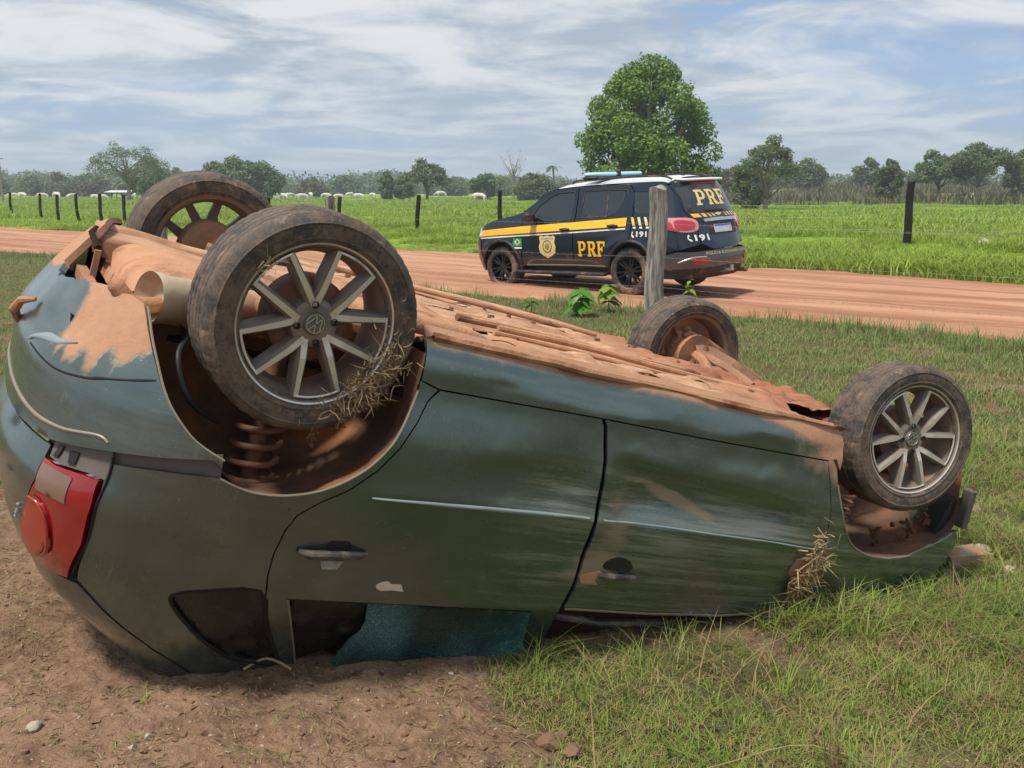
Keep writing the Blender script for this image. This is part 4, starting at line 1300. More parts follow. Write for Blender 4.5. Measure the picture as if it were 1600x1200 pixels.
def cap_mesh():
    mb = MB()
    mb.lathe([(.050, .0), (.0725, .0), (.0735, .024), (.073, .0275), (.069, .030), (.05, .031)], 36, 0)
    mb.lathe([(.0735, .0265), (.0758, .0255), (.0758, .0230), (.0735, .0220)], 36, 1)
    def st(p, q, w=.0032):
        p = np.array(p); q = np.array(q); d = q - p; l = np.linalg.norm(d); a = math.atan2(d[1], d[0])
        c = (p + q) / 2
        mb.box((c[0], .0745, c[1]), (l, .003, w), R=np.array(Matrix.Rotation(-a, 3, 'Y')), mi=1)
    # upper V and lower W inside the ring
    st((-.0085, .0215), (-.001, .003)); st((.0085, .0215), (.001, .003))
    st((-.0195, .0105), (-.0085, -.0195)); st((.0195, .0105), (.0085, -.0195)); st((-.0085, -.0195), (0, -.002)); st((.0085, -.0195), (0, -.002))
    return mb.mesh('hub_cap', [M['grime'], M['chrome']], True, 30)


def hole_mesh():
    mb = MB(); mb.lathe([(.060, .0), (.0745, .0085), (.0765, .0100), (.0765, .0080), (.066, .0075), (.064, 0)], 16, 0)
    mb.v = [v + np.array([.050, 0, 0]) for v in mb.v]
    return mb.mesh('bolt_hole', [M['black']], True, 30)


def drum_mesh():
    mb = MB(); mb.lathe([(.03, 0), (.03, .095), (.02, .112), (-.05, .114), (-.062, .108), (-.066, .06), (-.06, 0)], 40, 0)
    mb.lathe([(-.066, .0), (-.067, .028), (-.09, .026), (-.09, 0)], 20, 0)
    return mb.mesh('brake_drum', [M['dirtsteel']], True, 30)


def weight_mesh(): pass
DR2 = None
TY, SP, RI, CP, HO, DR = tyre_mesh(), spoke_mesh(), rim_mesh(), cap_mesh(), hole_mesh(), drum_mesh()

DR2 = DR.copy(); DR2.materials.clear(); DR2.materials.append(M['rust'])


def axis_frame(side, steer=0.0, camber=0.0, spin=0.0):
    Rm = Matrix.Rotation(spin, 4, 'Y')
    if side < 0: Rm = Matrix.Rotation(math.pi, 4, 'Z') @ Rm
    return Matrix.Rotation(steer, 4, 'Z') @ Matrix.Rotation(camber, 4, 'X') @ Rm


WM_ = {}


def car_wheel(pos, side, steer, camber, spin, spokes=True, label=None, drum=True):
    w = bpy.data.objects.new('wheel', RI)
    link(w, car)
    WM_[len(WM_)] = Matrix.Translation(pos) @ axis_frame(side, steer, camber, spin)
    w.matrix_local = WM_[len(WM_) - 1]
    if label: w['label'] = label
    ob('tyre', TY, w)
    # spokes in five V pairs
    for k in range(5):
        for sg in (-1, 1):
            s = ob('spoke', SP, w)
            th = math.radians(72 * k + 90)
            root = math.radians(5) * sg; tip = math.radians(19) * sg
            # spoke leans from the root angle to the tip angle
            p0 = Vector((math.cos(th + root) * .054, 0, math.sin(th + root) * .054)); p1 = Vector((math.cos(th + tip) * .199, 0, math.sin(th + tip) * .199))
            d = (p1 - p0).normalized(); ang = math.atan2(d.x, d.z)
            s.matrix_local = Matrix.Translation(p0 - d * .048) @ Matrix.Rotation(ang, 4, 'Y')
    ob('hub_cap', CP, w)
    for k in range(4):
        ob('bolt_hole', HO, w, rot=(0, k * math.pi / 2 + math.radians(126), 0))
    if drum: ob('brake_drum', DR if side < 0 else DR2, w)
    return w


w1 = car_wheel((0.018, .662, .188), 1, math.radians(-3), math.radians(1), math.radians(-20), label='big muddy rear wheel nearest the camera')
w2 = car_wheel((2.470, .670, .135), 1, math.radians(11), math.radians(-5), math.radians(-20), label='front wheel with pale twin-spoke alloy rim')
w3 = car_wheel((0.03, -.66, .196), -1, 0, 0, math.radians(20), label='far rear wheel showing its inner side and dark spokes')
w4 = car_wheel((2.465, -.700, .129), -1, math.radians(6), 0, 0, label='far front wheel clogged with orange mud')
# grass and mud caught in the near rear wheel
straw('wheel_straw', lambda g: (lambda a, r: (WM_[0] @ Vector((r * math.cos(a), .101 + abs(g.normal()) * .010, r * math.sin(a))))[:])(math.radians(g.normal() * 20 + 14), .222 + g.normal() * .026), 480, .040, M['straw'], car, .0014, 9, kind='stuff', label='dry grass tangled in the near rear wheel')
straw('wheel_straw', lambda g: (lambda a, r: (WM_[0] @ Vector((r * math.cos(a), .103, r * math.sin(a))))[:])(math.radians(g.normal() * 5 + 196), .205 + g.normal() * .010), 26, .055, M['straw'], car, .0014, 10, kind='stuff')
mb = MB(); mb.lathe([(.0, 0), (.004, .06), (-.006, .13), (.012, .176)], 30); od = mb.obj('mud_fill', M['dirtsteel'], car); od.location = (2.465, -.70, .129)
mb = MB()
hull(mb, np.array([(2.44, -.64, .03), (2.50, -.62, .04), (2.70, -.60, .10), (2.95, -.62, .165), (2.95, -.55, .175), (2.60, -.50, .16), (2.44, -.55, .12), (2.70, -.56, .09)]))
mb.obj('suspension_arm', M['dirtsteel'], car, smooth=False)
mb = MB(); mb.tube([(2.42, -.66, .02), (2.52, -.62, .035), (2.75, -.60, .10), (3.0, -.62, .17)], [.012, .014, .012, .008], 8); mb.obj('torn_arm_edge', M['orangedirt'], car)
mudlump('mud_clump', [(2.465, -.66, .05), (2.40, -.66, .06), (2.55, -.68, .08), (2.36, -.66, .13)], .035, M['dirtsteel'], car, 8, 8, kind='stuff')

# ================================================================== the police SUV on the road
SUV_M = Matrix(((-0.72079078, -0.69183222, -0.04276482, 2.48139842),
                (0.69240286, -0.72150836, 0.00199060, 15.9035123),
                (-0.03223234, -0.02817568, 0.99908318, 0.00563708),
                (0, 0, 0, 1)))
suv = bpy.data.objects.new('police_car', None)
link(suv, label='dark blue highway patrol SUV with yellow stripes parked on the dirt road', cat='police car')
suv.matrix_world = SUV_M
ZB = [0.25, 0.40, 0.55, 0.75, 0.95, 1.05, 1.12, 1.20, 1.50, 1.72, 1.80, 1.88]
YB = [0.84, 0.89, 0.93, 0.95, 0.945, 0.935, 0.91, 0.88, 0.76, 0.68, 0.60, 0.42]
RB = [-1.05, -1.18, -1.25, -1.22, -1.14, -1.12, -1.10, -1.07, -.93, -.80, -.72, -.6]
FB = [3.50, 3.60, 3.66, 3.66, 3.60, 3.54, 3.50, 3.45, 3.40, 3.3, 3.2, 3.1]
XA, XF, LB = -0.50, 3.0, 1.15


def sv0(s, z):
    Y = np.interp(z, ZB, YB); xr = np.interp(z, ZB, RB); xf = np.interp(z, ZB, FB)
    d = np.where(s < XA, XA - s, np.where(s > XF, s - XF, 0))
    a = np.where(s < XA, XA - xr, xf - XF)
    ph = np.clip(d / LB, 0, 2) * np.pi / 2
    c = np.cos(ph); q = np.sin(ph)
    r = 1 / (np.abs(c) ** 2.9 + np.abs(q) ** 2.9) ** (1 / 2.9)
    base = np.where(s < XA, XA, np.where(s > XF, XF, s)); sg = np.where(s < XA, -1, 1)
    return np.stack([base + sg * a * r * q, Y * c * r, z], -1)


def sv(s, z):
    s, z = np.broadcast_arrays(np.asarray(s, float), np.asarray(z, float))
    o = 0
    for d, w in ((-.02, .25), (0, .5), (.02, .25)): o = o + w * sv0(s, z + d)
    o[..., 2] = z
    # flared arches
    for xc in (0.0, 2.78):
        rr = np.hypot(s - xc, z - .38)
        o[..., 1] += np.sign(o[..., 1]) * .018 * np.exp(-((rr - .50) / .07) ** 2) * (z < .95)
    o[..., 1] -= np.sign(o[..., 1]) * .010 * np.exp(-((z - .50) / .035) ** 2) * (s > .5) * (s < 2.2)
    return o


def svm(s, z): return sv(s, z) * np.array([1, -1, 1])


def spaint(name, col, rough=.28, dust=.3):
    m, nt, b = newmat(name)
    v = nt.new('ShaderNodeTexCoord').outputs['Object']
    sx = nt.new('ShaderNodeSeparateXYZ'); nt.put(sx.inputs[0], v)
    n = nt.noise(v, 3, 6, .65)
    low = nt.ramp(sx.outputs[2], 1.0, .30)
    f = nt.math('MULTIPLY', nt.ramp(nt.math('ADD', nt.math('MULTIPLY', n, .6), nt.math('MULTIPLY', low, .5)), .45, 1.0), dust)
    nt.put(b.inputs['Base Color'], nt.mix(f, col, (0.33, 0.20, 0.12)))
    nt.put(b.inputs['Roughness'], nt.mixf(f, rough, .85))
    b.inputs['Coat Weight'].default_value = .4
    b.inputs['Coat Roughness'].default_value = .1
    return m


M['navy'] = spaint('navy_police_paint', (0.004, 0.012, 0.026), .22, .30)
M['white'] = spaint('white_roof_paint', (0.72, 0.73, 0.74), .35, .10)
M['yellow'] = spaint('yellow_reflective_film', (0.90, 0.48, 0.010), .45, .05)
M['white2'] = spaint('white_reflective_film', (0.78, 0.77, 0.72), .4, .12)
M['palegold'] = spaint('pale_gold_film', (0.72, 0.55, 0.20), .4, .1)
M['suvglass'] = simple('tinted_window_glass', (0.030, 0.040, 0.048), .06, 0.25, .9, 6, .3, dust=(.06, .06, .055), dustamt=.12)
M['greenf'] = simple('green_flag_film', (0.01, 0.28, 0.10), .45)
M['cyanlens'] = simple('pale_cyan_beacon_lens', (0.36, 0.66, 0.78), .22, 0, .6, 20, .15, coat=.4)
M['suvred'] = simple('suv_red_lens', (0.40, 0.02, 0.03), .15, 0, .6, 30, .3, coat=.6)
M['suvpink'] = simple('suv_pale_lens', (0.62, 0.24, 0.24), .15, 0, .6, 30, .2, coat=.6)
M['trim'] = simple('dusty_black_trim', (0.022, 0.021, 0.022), .55, 0, .4, 9, .3, dust=(.20, .12, .08), dustamt=.25)
M['rimblack'] = simple('black_alloy', (0.016, 0.016, 0.018), .35, .3, .5, 9, .3, dust=(.16, .10, .07), dustamt=.15)
M['plate'] = simple('grey_white_plate', (0.55, 0.60, 0.68), .5)
M['bumpergrey'] = spaint('bumper_top_paint', (0.045, 0.050, 0.062), .4, .55)

NV = M['navy']
FA = [(2.31, .37), (2.34, .58), (2.42, .72), (2.55, .82), (2.74, .865), (2.95, .82), (3.10, .72), (3.20, .60), (3.26, .42)]
RA = [(-.47, .42), (-.46, .60), (-.38, .74), (-.26, .83), (-.08, .865), (.10, .83), (.25, .72), (.34, .60), (.39, .42)]
fwin = [(2.06, 1.30), (1.93, 1.45), (1.76, 1.57), (1.56, 1.645), (1.22, 1.655), (1.19, 1.34), (1.19, 1.20), (1.75, 1.19)]
rwin2 = [(1.00, 1.235), (1.00, 1.66), (.55, 1.665), (.12, 1.655), (.18, 1.45), (.28, 1.31), (.42, 1.25)]
qwin = [(-.02, 1.62), (-.45, 1.62), (-.68, 1.57), (-.70, 1.30), (-.15, 1.29), (-.06, 1.40)]
sides = ((sv, 1), (svm, -1))
hoodl = [(3.12, 1.17), (2.90, 1.225), (2.68, 1.26), (2.45, 1.30), (2.30, 1.34)]
for fn, fl in sides:
    full = fl > 0
    kw = dict(parent=suv, res=.035, thick=.02, flip=fl)
    A = panel('front_fender', fn, [(2.272, .42), (2.262, .98), (2.275, 1.33)] + list(reversed(hoodl[:-1])) + [(3.5, 1.10), (3.6, .93), (3.34, .92), (3.30, .80), (3.26, .62)] + list(reversed(FA[:-1])), NV, gap=.004, **kw)
    fdo = [(1.10, .43), (2.262, .43), (2.256, .98), (2.27, 1.35), (2.06, 1.50), (1.86, 1.63), (1.60, 1.715), (1.15, 1.735), (1.10, 1.30)]
    D1 = panel('front_door', fn, fdo, NV, gap=.005, holes=[fwin], **kw)
    rdo = [(.40, .43), (1.09, .43), (1.09, 1.30), (1.14, 1.735), (.10, 1.74), (-.03, 1.60), (-.06, 1.35), (-.08, 1.05), (-.06, .89), (.12, .85), (.27, .74), (.37, .60)]
    D2 = panel('rear_door', fn, rdo, NV, gap=.005, holes=[rwin2], **kw)
    Q = panel('rear_quarter', fn, RA[:5] + [(-.07, .875), (-.09, 1.05), (-.07, 1.35), (-.04, 1.60), (.09, 1.745), (-.50, 1.75), (-.78, 1.70), (-1.0, 1.52), (-1.06, 1.30), (-1.12, 1.22), (-1.22, 1.10), (-1.22, .80), (-.90, .72), (-.62, .66), (-.60, .50)][0:] + [(-.55, .42)], NV, gap=.003, holes=[qwin], **kw)
    for nm, wv, par in (('window', fwin, D1), ('window', rwin2, D2), ('window', qwin, Q)):
        g_ = panel(nm, fn, wv, M['suvglass'], par, res=.06, thick=.004, off=-.008, flip=fl)
    strip('window_bar', fn, [(.46, 1.25), (.52, 1.665)], .035, M['trim'], D2, off=-.004, h=.006, flip=fl)
    strip('window_seal', fn, fwin + [fwin[0]], .016, M['trim'], D1, off=0, h=.004, flip=fl)
    strip('window_seal', fn, rwin2 + [rwin2[0]], .016, M['trim'], D2, off=0, h=.004, flip=fl)
    panel('front_bumper', fn, [(3.24, .42), (3.27, .60), (3.31, .80), (3.35, .915), (3.60, .925), (4.149, .925), (4.149, .30), (3.5, .30), (3.30, .32)], M['navy'], gap=.004, off=.012, **kw)
    panel('headlamp', fn, [(3.33, .935), (3.58, .935), (3.66, 1.02), (3.5, 1.09), (3.38, 1.05)], M['suvpink' if 0 else 'plate'], parent=suv, res=.03, thick=.02, off=.006, flip=fl)
    panel('grille', fn, [(3.72, .94), (4.149, .94), (4.149, 1.08), (3.75, 1.06)], M['trim'], parent=suv, res=.05, off=-.01, flip=fl)
    # lights and rear corner
    tl = catmull([(-.745, 1.19), (-.90, 1.205), (-1.10, 1.195), (-1.20, 1.16), (-1.235, 1.08), (-1.20, 1.0), (-1.05, .985), (-.86, 1.02), (-.76, 1.07)], 3, True)
    TL = panel('tail_lamp', fn, tl, M['suvpink'], parent=suv, res=.025, thick=.03, off=.018, flip=fl)
    panel('red_lens', fn, catmull([(-.90, 1.155), (-1.05, 1.16), (-1.16, 1.13), (-1.185, 1.08), (-1.14, 1.03), (-1.02, 1.02), (-.92, 1.05)], 3, True), M['suvred'], parent=TL, res=.03, thick=.01, off=.026, flip=fl)
    panel('red_lens', fn, catmull([(-.76, 1.14), (-.85, 1.13), (-.90, 1.05), (-.98, 1.003), (-.88, 1.018), (-.775, 1.06)], 3, True), M['suvred'], parent=TL, res=.03, thick=.01, off=.024, flip=fl)
    panel('rear_bumper', fn, [(-.56, .40), (-.60, .62), (-.90, .70), (-1.10, .69), (-1.30, .70), (-1.65, .715), (-1.65, .36), (-1.2, .36)], M['bumpergrey'], gap=.002, off=.030, **kw)
    panel('lower_bumper', fn, [(-.60, .30), (-.60, .44), (-1.65, .46), (-1.65, .30)], M['trim'], parent=suv, res=.05, off=.040, thick=.03, flip=fl)
    rf = panel('fog_reflector', fn, [(-1.04, .585), (-1.12, .60), (-1.24, .595), (-1.30, .56), (-1.22, .515), (-1.10, .51)], M['suvred'], parent=suv, res=.03, off=.045, thick=.01, flip=fl)
    strip('reflector_surround', fn, catmull([(-.90, .545), (-1.0, .58), (-1.10, .61), (-1.24, .608)]), .020, M['chrome'], suv, off=.046, h=.006, flip=fl)
    # running board and door bottoms
    mb = MB(); mb.box((1.36, fl * .965, .335), (1.92, .15, .055), bev=.02); mb.obj('running_board', M['trim'], suv)
    strip('lower_door_trim', fn, [(2.18, .445), (1.10, .462), (.44, .455)], .03, M['grime'], suv, off=.004, h=.01, flip=fl)
    strip('door_swage', fn, catmull([(2.16, .47), (1.98, .525), (1.4, .535), (.78, .53), (.60, .49)]), .05, M['bumpergrey'], suv, off=.001, h=.005, flip=fl)
    # handles, mirror
    for hx, hz_ in ((1.27, 1.055), (.28, 1.105)):
        mb = MB(); Pq = fn(np.array([hx + .10, hx + .06, hx - .06, hx - .10]), hz_); Pq[:, 1] += fl * np.array([.01, .035, .035, .01]); mb.tube(Pq, .017, 8)
        mb.obj('door_handle', M['trim'], suv)
        panel('handle_cup', fn, [(hx + .06, hz_ - .035), (hx + .06, hz_ + .02), (hx - .04, hz_ + .02), (hx - .04, hz_ - .035)], M['black'], parent=suv, res=.05, thick=.003, off=.006, flip=fl)
    mb = MB(); mb.box((1.98, fl * 1.02, 1.265), (.14, .24, .17), bev=.05); mb.obj('wing_mirror', M['trim'], suv)
    mb = MB(); mb.box((2.03, fl * .91, 1.23), (.10, .10, .06), bev=.02); mb.obj('mirror_stalk', M['trim'], suv)
    # livery
    st_t = [(3.34, 1.035), (3.15, 1.045), (2.275, 1.105), (1.12, 1.165), (.03, 1.225)]
    st_b = [(.02, 1.095), (1.09, 1.045), (2.262, .985), (3.22, .935), (3.40, .925)]
    panel('yellow_stripe', fn, st_t + st_b, M['yellow'], parent=suv, res=.035, thick=.002, off=.0035, flip=fl)
    panel('white_line', fn, [(3.42, .905), (2.26, .960), (1.09, 1.012), (.02, 1.068), (.02, 1.048), (1.09, .992), (2.26, .940), (3.42, .885)], M['white2'], parent=suv, res=.03, thick=.002, off=.0035, flip=fl)
    for k in range(4):
        a0 = -.01 - k * .125
        panel('hazard_bar', fn, [(a0 - .035, 1.230), (a0 - .085, 1.230), (a0 - .150, 1.105), (a0 - .100, 1.105)], M['palegold' if k else 'yellow'], parent=suv, res=.03, thick=.002, off=.0035, flip=fl)
        panel('white_dash', fn, [(a0 - .11, 1.085), (a0 - .16, 1.087), (a0 - .172, 1.060), (a0 - .122, 1.058)], M['white2'], parent=suv, res=.03, thick=.002, off=.0035, flip=fl)
    # wheel arch dark liners
    for cx_, arch in ((2.78, FA), (-.04, RA)):
        L = np.array(catmull(arch, 3)); P0 = fn(L[:, 0], L[:, 1]); n = len(L)
        rows = [P0 * np.array([1, 1 - .02 * k / 4 - .09 * k, 1]) for k in range(6)]
        V = np.concatenate(rows + [np.stack([L[:, 0], np.full(n, fl * .45), 0 * L[:, 0] + .35], 1)]); Fc = []
        for k in range(6):
            for i in range(n - 1): Fc.append((k * n + i, k * n + i + 1, (k + 1) * n + i + 1, (k + 1) * n + i))
        ob('arch_liner', mkmesh('arch_liner', V, Fc, M['black'], True), suv)
        strip('arch_trim', fn, L.tolist(), .05, M['trim'], suv, off=.004, h=.016, flip=fl)

# tailgate, centred on the rear face
tg = [(-1.065, 1.30), (-1.00, 1.52), (-.80, 1.70), (-1.0, 1.74), (-1.65, 1.76), (-2.30, 1.74), (-2.50, 1.70), (-2.30, 1.52), (-2.235, 1.30), (-2.18, 1.22), (-2.08, 1.10), (-2.07, .80), (-1.9, .715), (-1.65, .715), (-1.4, .715), (-1.23, .80), (-1.225, 1.10), (-1.13, 1.22)]
rg = [(-1.09, 1.30), (-1.04, 1.50), (-.94, 1.655), (-1.65, 1.68), (-2.36, 1.655), (-2.26, 1.50), (-2.21, 1.30), (-2.0, 1.275), (-1.3, 1.275)]
TG = panel('tailgate', sv, tg, NV, suv, res=.04, thick=.02, gap=.004, holes=[rg])
panel('rear_window', sv, rg, M['suvglass'], TG, res=.06, thick=.004, off=.002)
panel('tailgate_recess', sv, [(-1.42, .93), (-1.42, 1.12), (-2.0, 1.12), (-2.0, .93)], M['trim'], TG, res=.05, thick=.004, off=.003)
pl = panel('number_plate', sv, [(-1.50, .955), (-1.50, 1.075), (-1.88, 1.075), (-1.88, .955)], M['plate'], TG, res=.05, thick=.008, off=.014)
panel('plate_band', sv, [(-1.51, 1.05), (-1.51, 1.07), (-1.87, 1.07), (-1.87, 1.05)], simple('plate_blue', (0.03, .08, .4), .5), pl, res=.05, thick=.001, off=.016)
panel('tailgate_chrome', sv, [(-1.33, 1.125), (-1.33, 1.168), (-1.65, 1.178), (-2.04, 1.168), (-2.04, 1.125), (-1.65, 1.13)], M['chrome'], TG, res=.05, thick=.02, off=.024)
for k, (a0, b0) in enumerate(((-1.14, -1.27), (-1.31, -1.38), (-1.42, -1.47), (-1.51, -1.55), (-1.80, -1.84), (-1.88, -1.92), (-1.96, -2.0), (-2.04, -2.08), (-2.12, -2.16))):
    panel('hazard_bar', sv, [(a0, 1.255), (b0, 1.255), (b0 - .05, 1.20), (a0 - .05, 1.20)], M['yellow' if k < 3 else 'palegold'], TG, res=.04, thick=.002, off=.004)
panel('gold_emblem', sv, [(-1.58, 1.232), (-1.62, 1.248), (-1.64, 1.248), (-1.64, 1.258), (-1.70, 1.258), (-1.70, 1.248), (-1.76, 1.246), (-1.72, 1.222), (-1.70, 1.222), (-1.70, 1.212), (-1.64, 1.212), (-1.64, 1.222)], M['palegold'], TG, res=.04, thick=.008, off=.010)
mb = MB(); P = sv(np.array([-1.42, -1.6, -1.85]), 1.30); P[:, 0] -= .02; mb.tube(P, .014, 6); mb.obj('rear_wiper', M['trim'], TG)
panel('high_brake_light', sv, [(-1.30, 1.70), (-1.30, 1.725), (-2.0, 1.725), (-2.0, 1.70)], M['suvred'], TG, res=.05, thick=.01, off=.012)


# top skin: bonnet, windscreen, roof
def topskin(name, line, mat, crown, parent=suv, fn=sv, m_=14, **kw):
    L = np.array(line); P = fn(L[:, 0], L[:, 1]); n = len(L)
    V = []
    for k in range(m_ + 1):
        t = 2 * k / m_ - 1
        Q = P.copy(); Q[:, 1] = P[:, 1] * t; cr = np.interp(np.arange(n), np.arange(n), crown) if not np.isscalar(crown) else crown
        Q[:, 2] = P[:, 2] + cr * (1 - t * t)
        V.append(Q)
    V = np.concatenate(V); Fc = []
    for k in range(m_):
        for i in range(n - 1): Fc.append((k * n + i, (k + 1) * n + i, (k + 1) * n + i + 1, k * n + i + 1))
    me = mkmesh(name, V, Fc, mat, True)
    return ob(name, me, parent, **kw)


topskin('bonnet', [(3.58, 1.06)] + catmull([(3.5, 1.10), (3.3, 1.135), (3.12, 1.17), (2.90, 1.225), (2.68, 1.26), (2.45, 1.30), (2.30, 1.34)], 3), NV, .05)
topskin('windscreen', catmull([(2.30, 1.34), (2.06, 1.50), (1.86, 1.63), (1.60, 1.715)], 4), M['suvglass'], .06)
topskin('roof', catmull([(1.60, 1.716), (1.15, 1.745), (.5, 1.76), (-.2, 1.765), (-.50, 1.76), (-.76, 1.74)], 3), M['white'], .085)
mb = MB()
mb.box((-.74, 0, 1.775), (.22, 1.02, .035), R=np.array(Matrix.Rotation(-.06, 3, 'Y')), bev=.015)
mb.obj('roof_spoiler', M['white'], suv)
for sd_ in (1, -1):
    mb = MB(); P = [(1.35, sd_ * .60, 1.78), (1.2, sd_ * .60, 1.835), (.3, sd_ * .60, 1.85), (-.4, sd_ * .58, 1.845), (-.62, sd_ * .57, 1.79)]
    mb.tube(catmull(P, 4), .016, 8); mb.obj('roof_rail', M['trim'], suv)
mb = MB(); mb.box((.95, 0, 1.868), (.30, 1.30, .035), bev=.015); mb.box((.95, .5, 1.85), (.06, .05, .05)); mb.box((.95, -.5, 1.85), (.06, .05, .05))
lb = mb.obj('light_bar', M['trim'], suv)
for a0, a1 in ((-.64, -.05), (.05, .64)):
    mb = MB(); mb.box((.95, (a0 + a1) / 2, 1.918), (.28, a1 - a0, .075), bev=.03); mb.obj('beacon_lens', M['cyanlens'], lb)
mb = MB(); mb.box((.95, 0, 1.935), (.26, .09, .075), bev=.01); mb.obj('light_bar_centre', M['trim'], lb)
mb = MB(); mb.lathe([(0, .05), (.03, .045), (.05, .012), (.10, .01), (.10, 0)], 14, ax='z'); mb.v = [v_ + np.array([-.15, 0, 1.845]) for v_ in mb.v]; mb.obj('roof_antenna', M['trim'], suv)
mb = MB(); mb.lathe([(0, .03), (.02, .02), (.16, .006), (.16, 0)], 10, ax='z'); mb.v = [v_ + np.array([-.5, .1, 1.84]) for v_ in mb.v]; mb.obj('roof_antenna', M['trim'], suv)
# chassis block so nothing shows through underneath
mb = MB(); mb.box((1.2, 0, .42), (4.3, 1.30, .26), bev=.04); mb.box((1.2, 0, .62), (3.4, 1.55, .22)); mb.obj('chassis', M['black'], suv)
mb = MB(); mb.box((.6, 0, 1.0), (2.9, 1.40, .5)); mb.box((.5, 0, 1.40), (2.0, 1.15, .40)); mb.obj('cabin_interior', M['black'], suv)
mb = MB(); mb.tube([(-1.05, .1, .36), (-1.34, .1, .38), (-1.40, .1, .40)], .028, 8); mb.tube([(-1.38, .1, .40), (-1.38, .1, .46)], .03, 8); mb.obj('tow_hitch', M['chrome'], suv)
mb = MB(); mb.tube([(-.8, -.5, .33), (-1.28, -.52, .33)], .035, 10); mb.obj('exhaust_tip', M['rust'], suv)

# lettering
GL = {
    'P': [[(0, 0), (.42, 0), (.42, .12), (.32, .14), (.32, .36), (.56, .36), (.78, .46), (.86, .66), (.80, .86), (.60, 1.0), (0, 1.0), (0, .88), (.10, .86), (.10, .14), (0, .12)], [(.32, .50), (.32, .86), (.50, .86), (.60, .78), (.62, .66), (.58, .55), (.48, .50)]],
    'R': [[(0, 0), (.40, 0), (.40, .12), (.32, .14), (.32, .40), (.44, .40), (.60, .0), (.95, .0), (.95, .12), (.85, .13), (.68, .44), (.82, .56), (.85, .72), (.78, .90), (.60, 1.0), (0, 1.0), (0, .88), (.10, .86), (.10, .14), (0, .12)], [(.32, .54), (.32, .86), (.50, .86), (.60, .79), (.61, .68), (.56, .57), (.46, .54)]],
    'F': [[(0, 0), (.44, 0), (.44, .12), (.33, .14), (.33, .42), (.50, .42), (.50, .32), (.60, .32), (.60, .68), (.50, .68), (.50, .57), (.33, .57), (.33, .86), (.66, .86), (.70, .68), (.82, .68), (.82, 1.0), (0, 1.0), (0, .88), (.10, .86), (.10, .14), (0, .12)]],
}


def word_prf(fn, s0, z0, w, h, parent, mat, flip, off, shear=0):
    """PRF in slab capitals; s runs backwards along the reading direction on the near side"""
    cw = w / 3.0
    for i, ch in enumerate('PRF'):
        loops = []
        for L in GL[ch]:
            q = []
            for a, b_ in L:
                u = (i * cw + a * cw * .98)
                q.append((s0 - u if flip > 0 else s0 + u, z0 + b_ * h))
            loops.append(q)
        panel('letter_' + ch.lower(), fn, loops[0], mat, parent, res=.03, thick=.002, off=off, holes=loops[1:], flip=flip)


word_prf(sv, .985, .615, .60, .245, suv, M['yellow'], 1, .005)
word_prf(sv, -1.29, 1.375, .80, .235, TG, M['palegold'], 1, .009)
word_prf(svm, .385, .615, .60, .245, suv, M['yellow'], -1, .005)


def text_on(fn, txt, s0, z0, size, wide, mat, parent, off, flip=1, bold=.02, name='lettering'):
    cu = bpy.data.curves.new(name, 'FONT'); cu.body = txt; cu.size = 1.0; cu.offset = bold; cu.resolution_u = 2
    o = bpy.data.objects.new(name, cu)
    me = bpy.data.meshes.new_from_object(o)
    V = np.array([v.co[:] for v in me.vertices]); Fc = [tuple(p.vertices) for p in me.polygons]
    bpy.data.objects.remove(o)
    if len(V) == 0: return None
    x0 = V[:, 0].min(); sc = wide / (V[:, 0].max() - x0)
    S = s0 - (V[:, 0] - x0) * sc if flip > 0 else s0 + (V[:, 0] - x0) * sc
    Z = z0 + V[:, 1] * size
    e = 1e-3
    P = fn(S, Z); N = np.cross(fn(S + e, Z) - P, fn(S, Z + e) - P); N /= np.linalg.norm(N, axis=1)[:, None]
    P = P - N * flip * off
    return ob(name, mkmesh(name, P, Fc, mat, False), parent)


for fn, fl in sides:
    g = lambda a: a if fl > 0 else a - .28
    text_on(fn, '191', g(-.20), .935, .115, .20, M['white2'], suv, .005, fl, .03, 'number_191')
    panel('phone_symbol', fn, [(g(-.115), 1.01), (g(-.135), 1.015), (g(-.14), .99), (g(-.125), .985), (g(-.125), .955), (g(-.150), .95), (g(-.165), .925), (g(-.15), .915), (g(-.125), .93), (g(-.108), .96)], M['white2'], suv, res=.02, thick=.001, off=.005, flip=fl)
text_on(sv, '191', -1.16, .855, .125, .21, M['white2'], suv, .006, 1, .03, 'number_191')
panel('phone_symbol', sv, [(-1.075, .945), (-1.095, .95), (-1.10, .925), (-1.085, .92), (-1.085, .885), (-1.11, .88), (-1.125, .855), (-1.11, .845), (-1.085, .86), (-1.065, .89)], M['white2'], suv, res=.02, thick=.001, off=.006)
text_on(sv, 'POLÍCIA RODOVIÁRIA FEDERAL', -1.25, .635, .060, .90, M['palegold'], suv, .034, 1, .01, 'bumper_lettering')
panel('flag_green', sv, [(2.45, .775), (2.45, .905), (2.25, .905), (2.25, .775)], M['greenf'], suv, res=.04, thick=.002, off=.004)
panel('flag_lozenge', sv, [(2.43, .84), (2.35, .895), (2.27, .84), (2.35, .785)], M['palegold'], suv, res=.04, thick=.001, off=.0055)
panel('flag_globe', sv, [(2.35 + .026 * math.cos(a), .84 + .026 * math.sin(a)) for a in np.linspace(0, 2 * math.pi, 12, endpoint=False)], simple('flag_blue', (.02, .05, .3), .5), suv, res=.04, thick=.001, off=.0068)
panel('flag_caption', sv, [(2.45, .725), (2.45, .755), (2.25, .755), (2.25, .725)], M['white2'], suv, res=.04, thick=.001, off=.004)
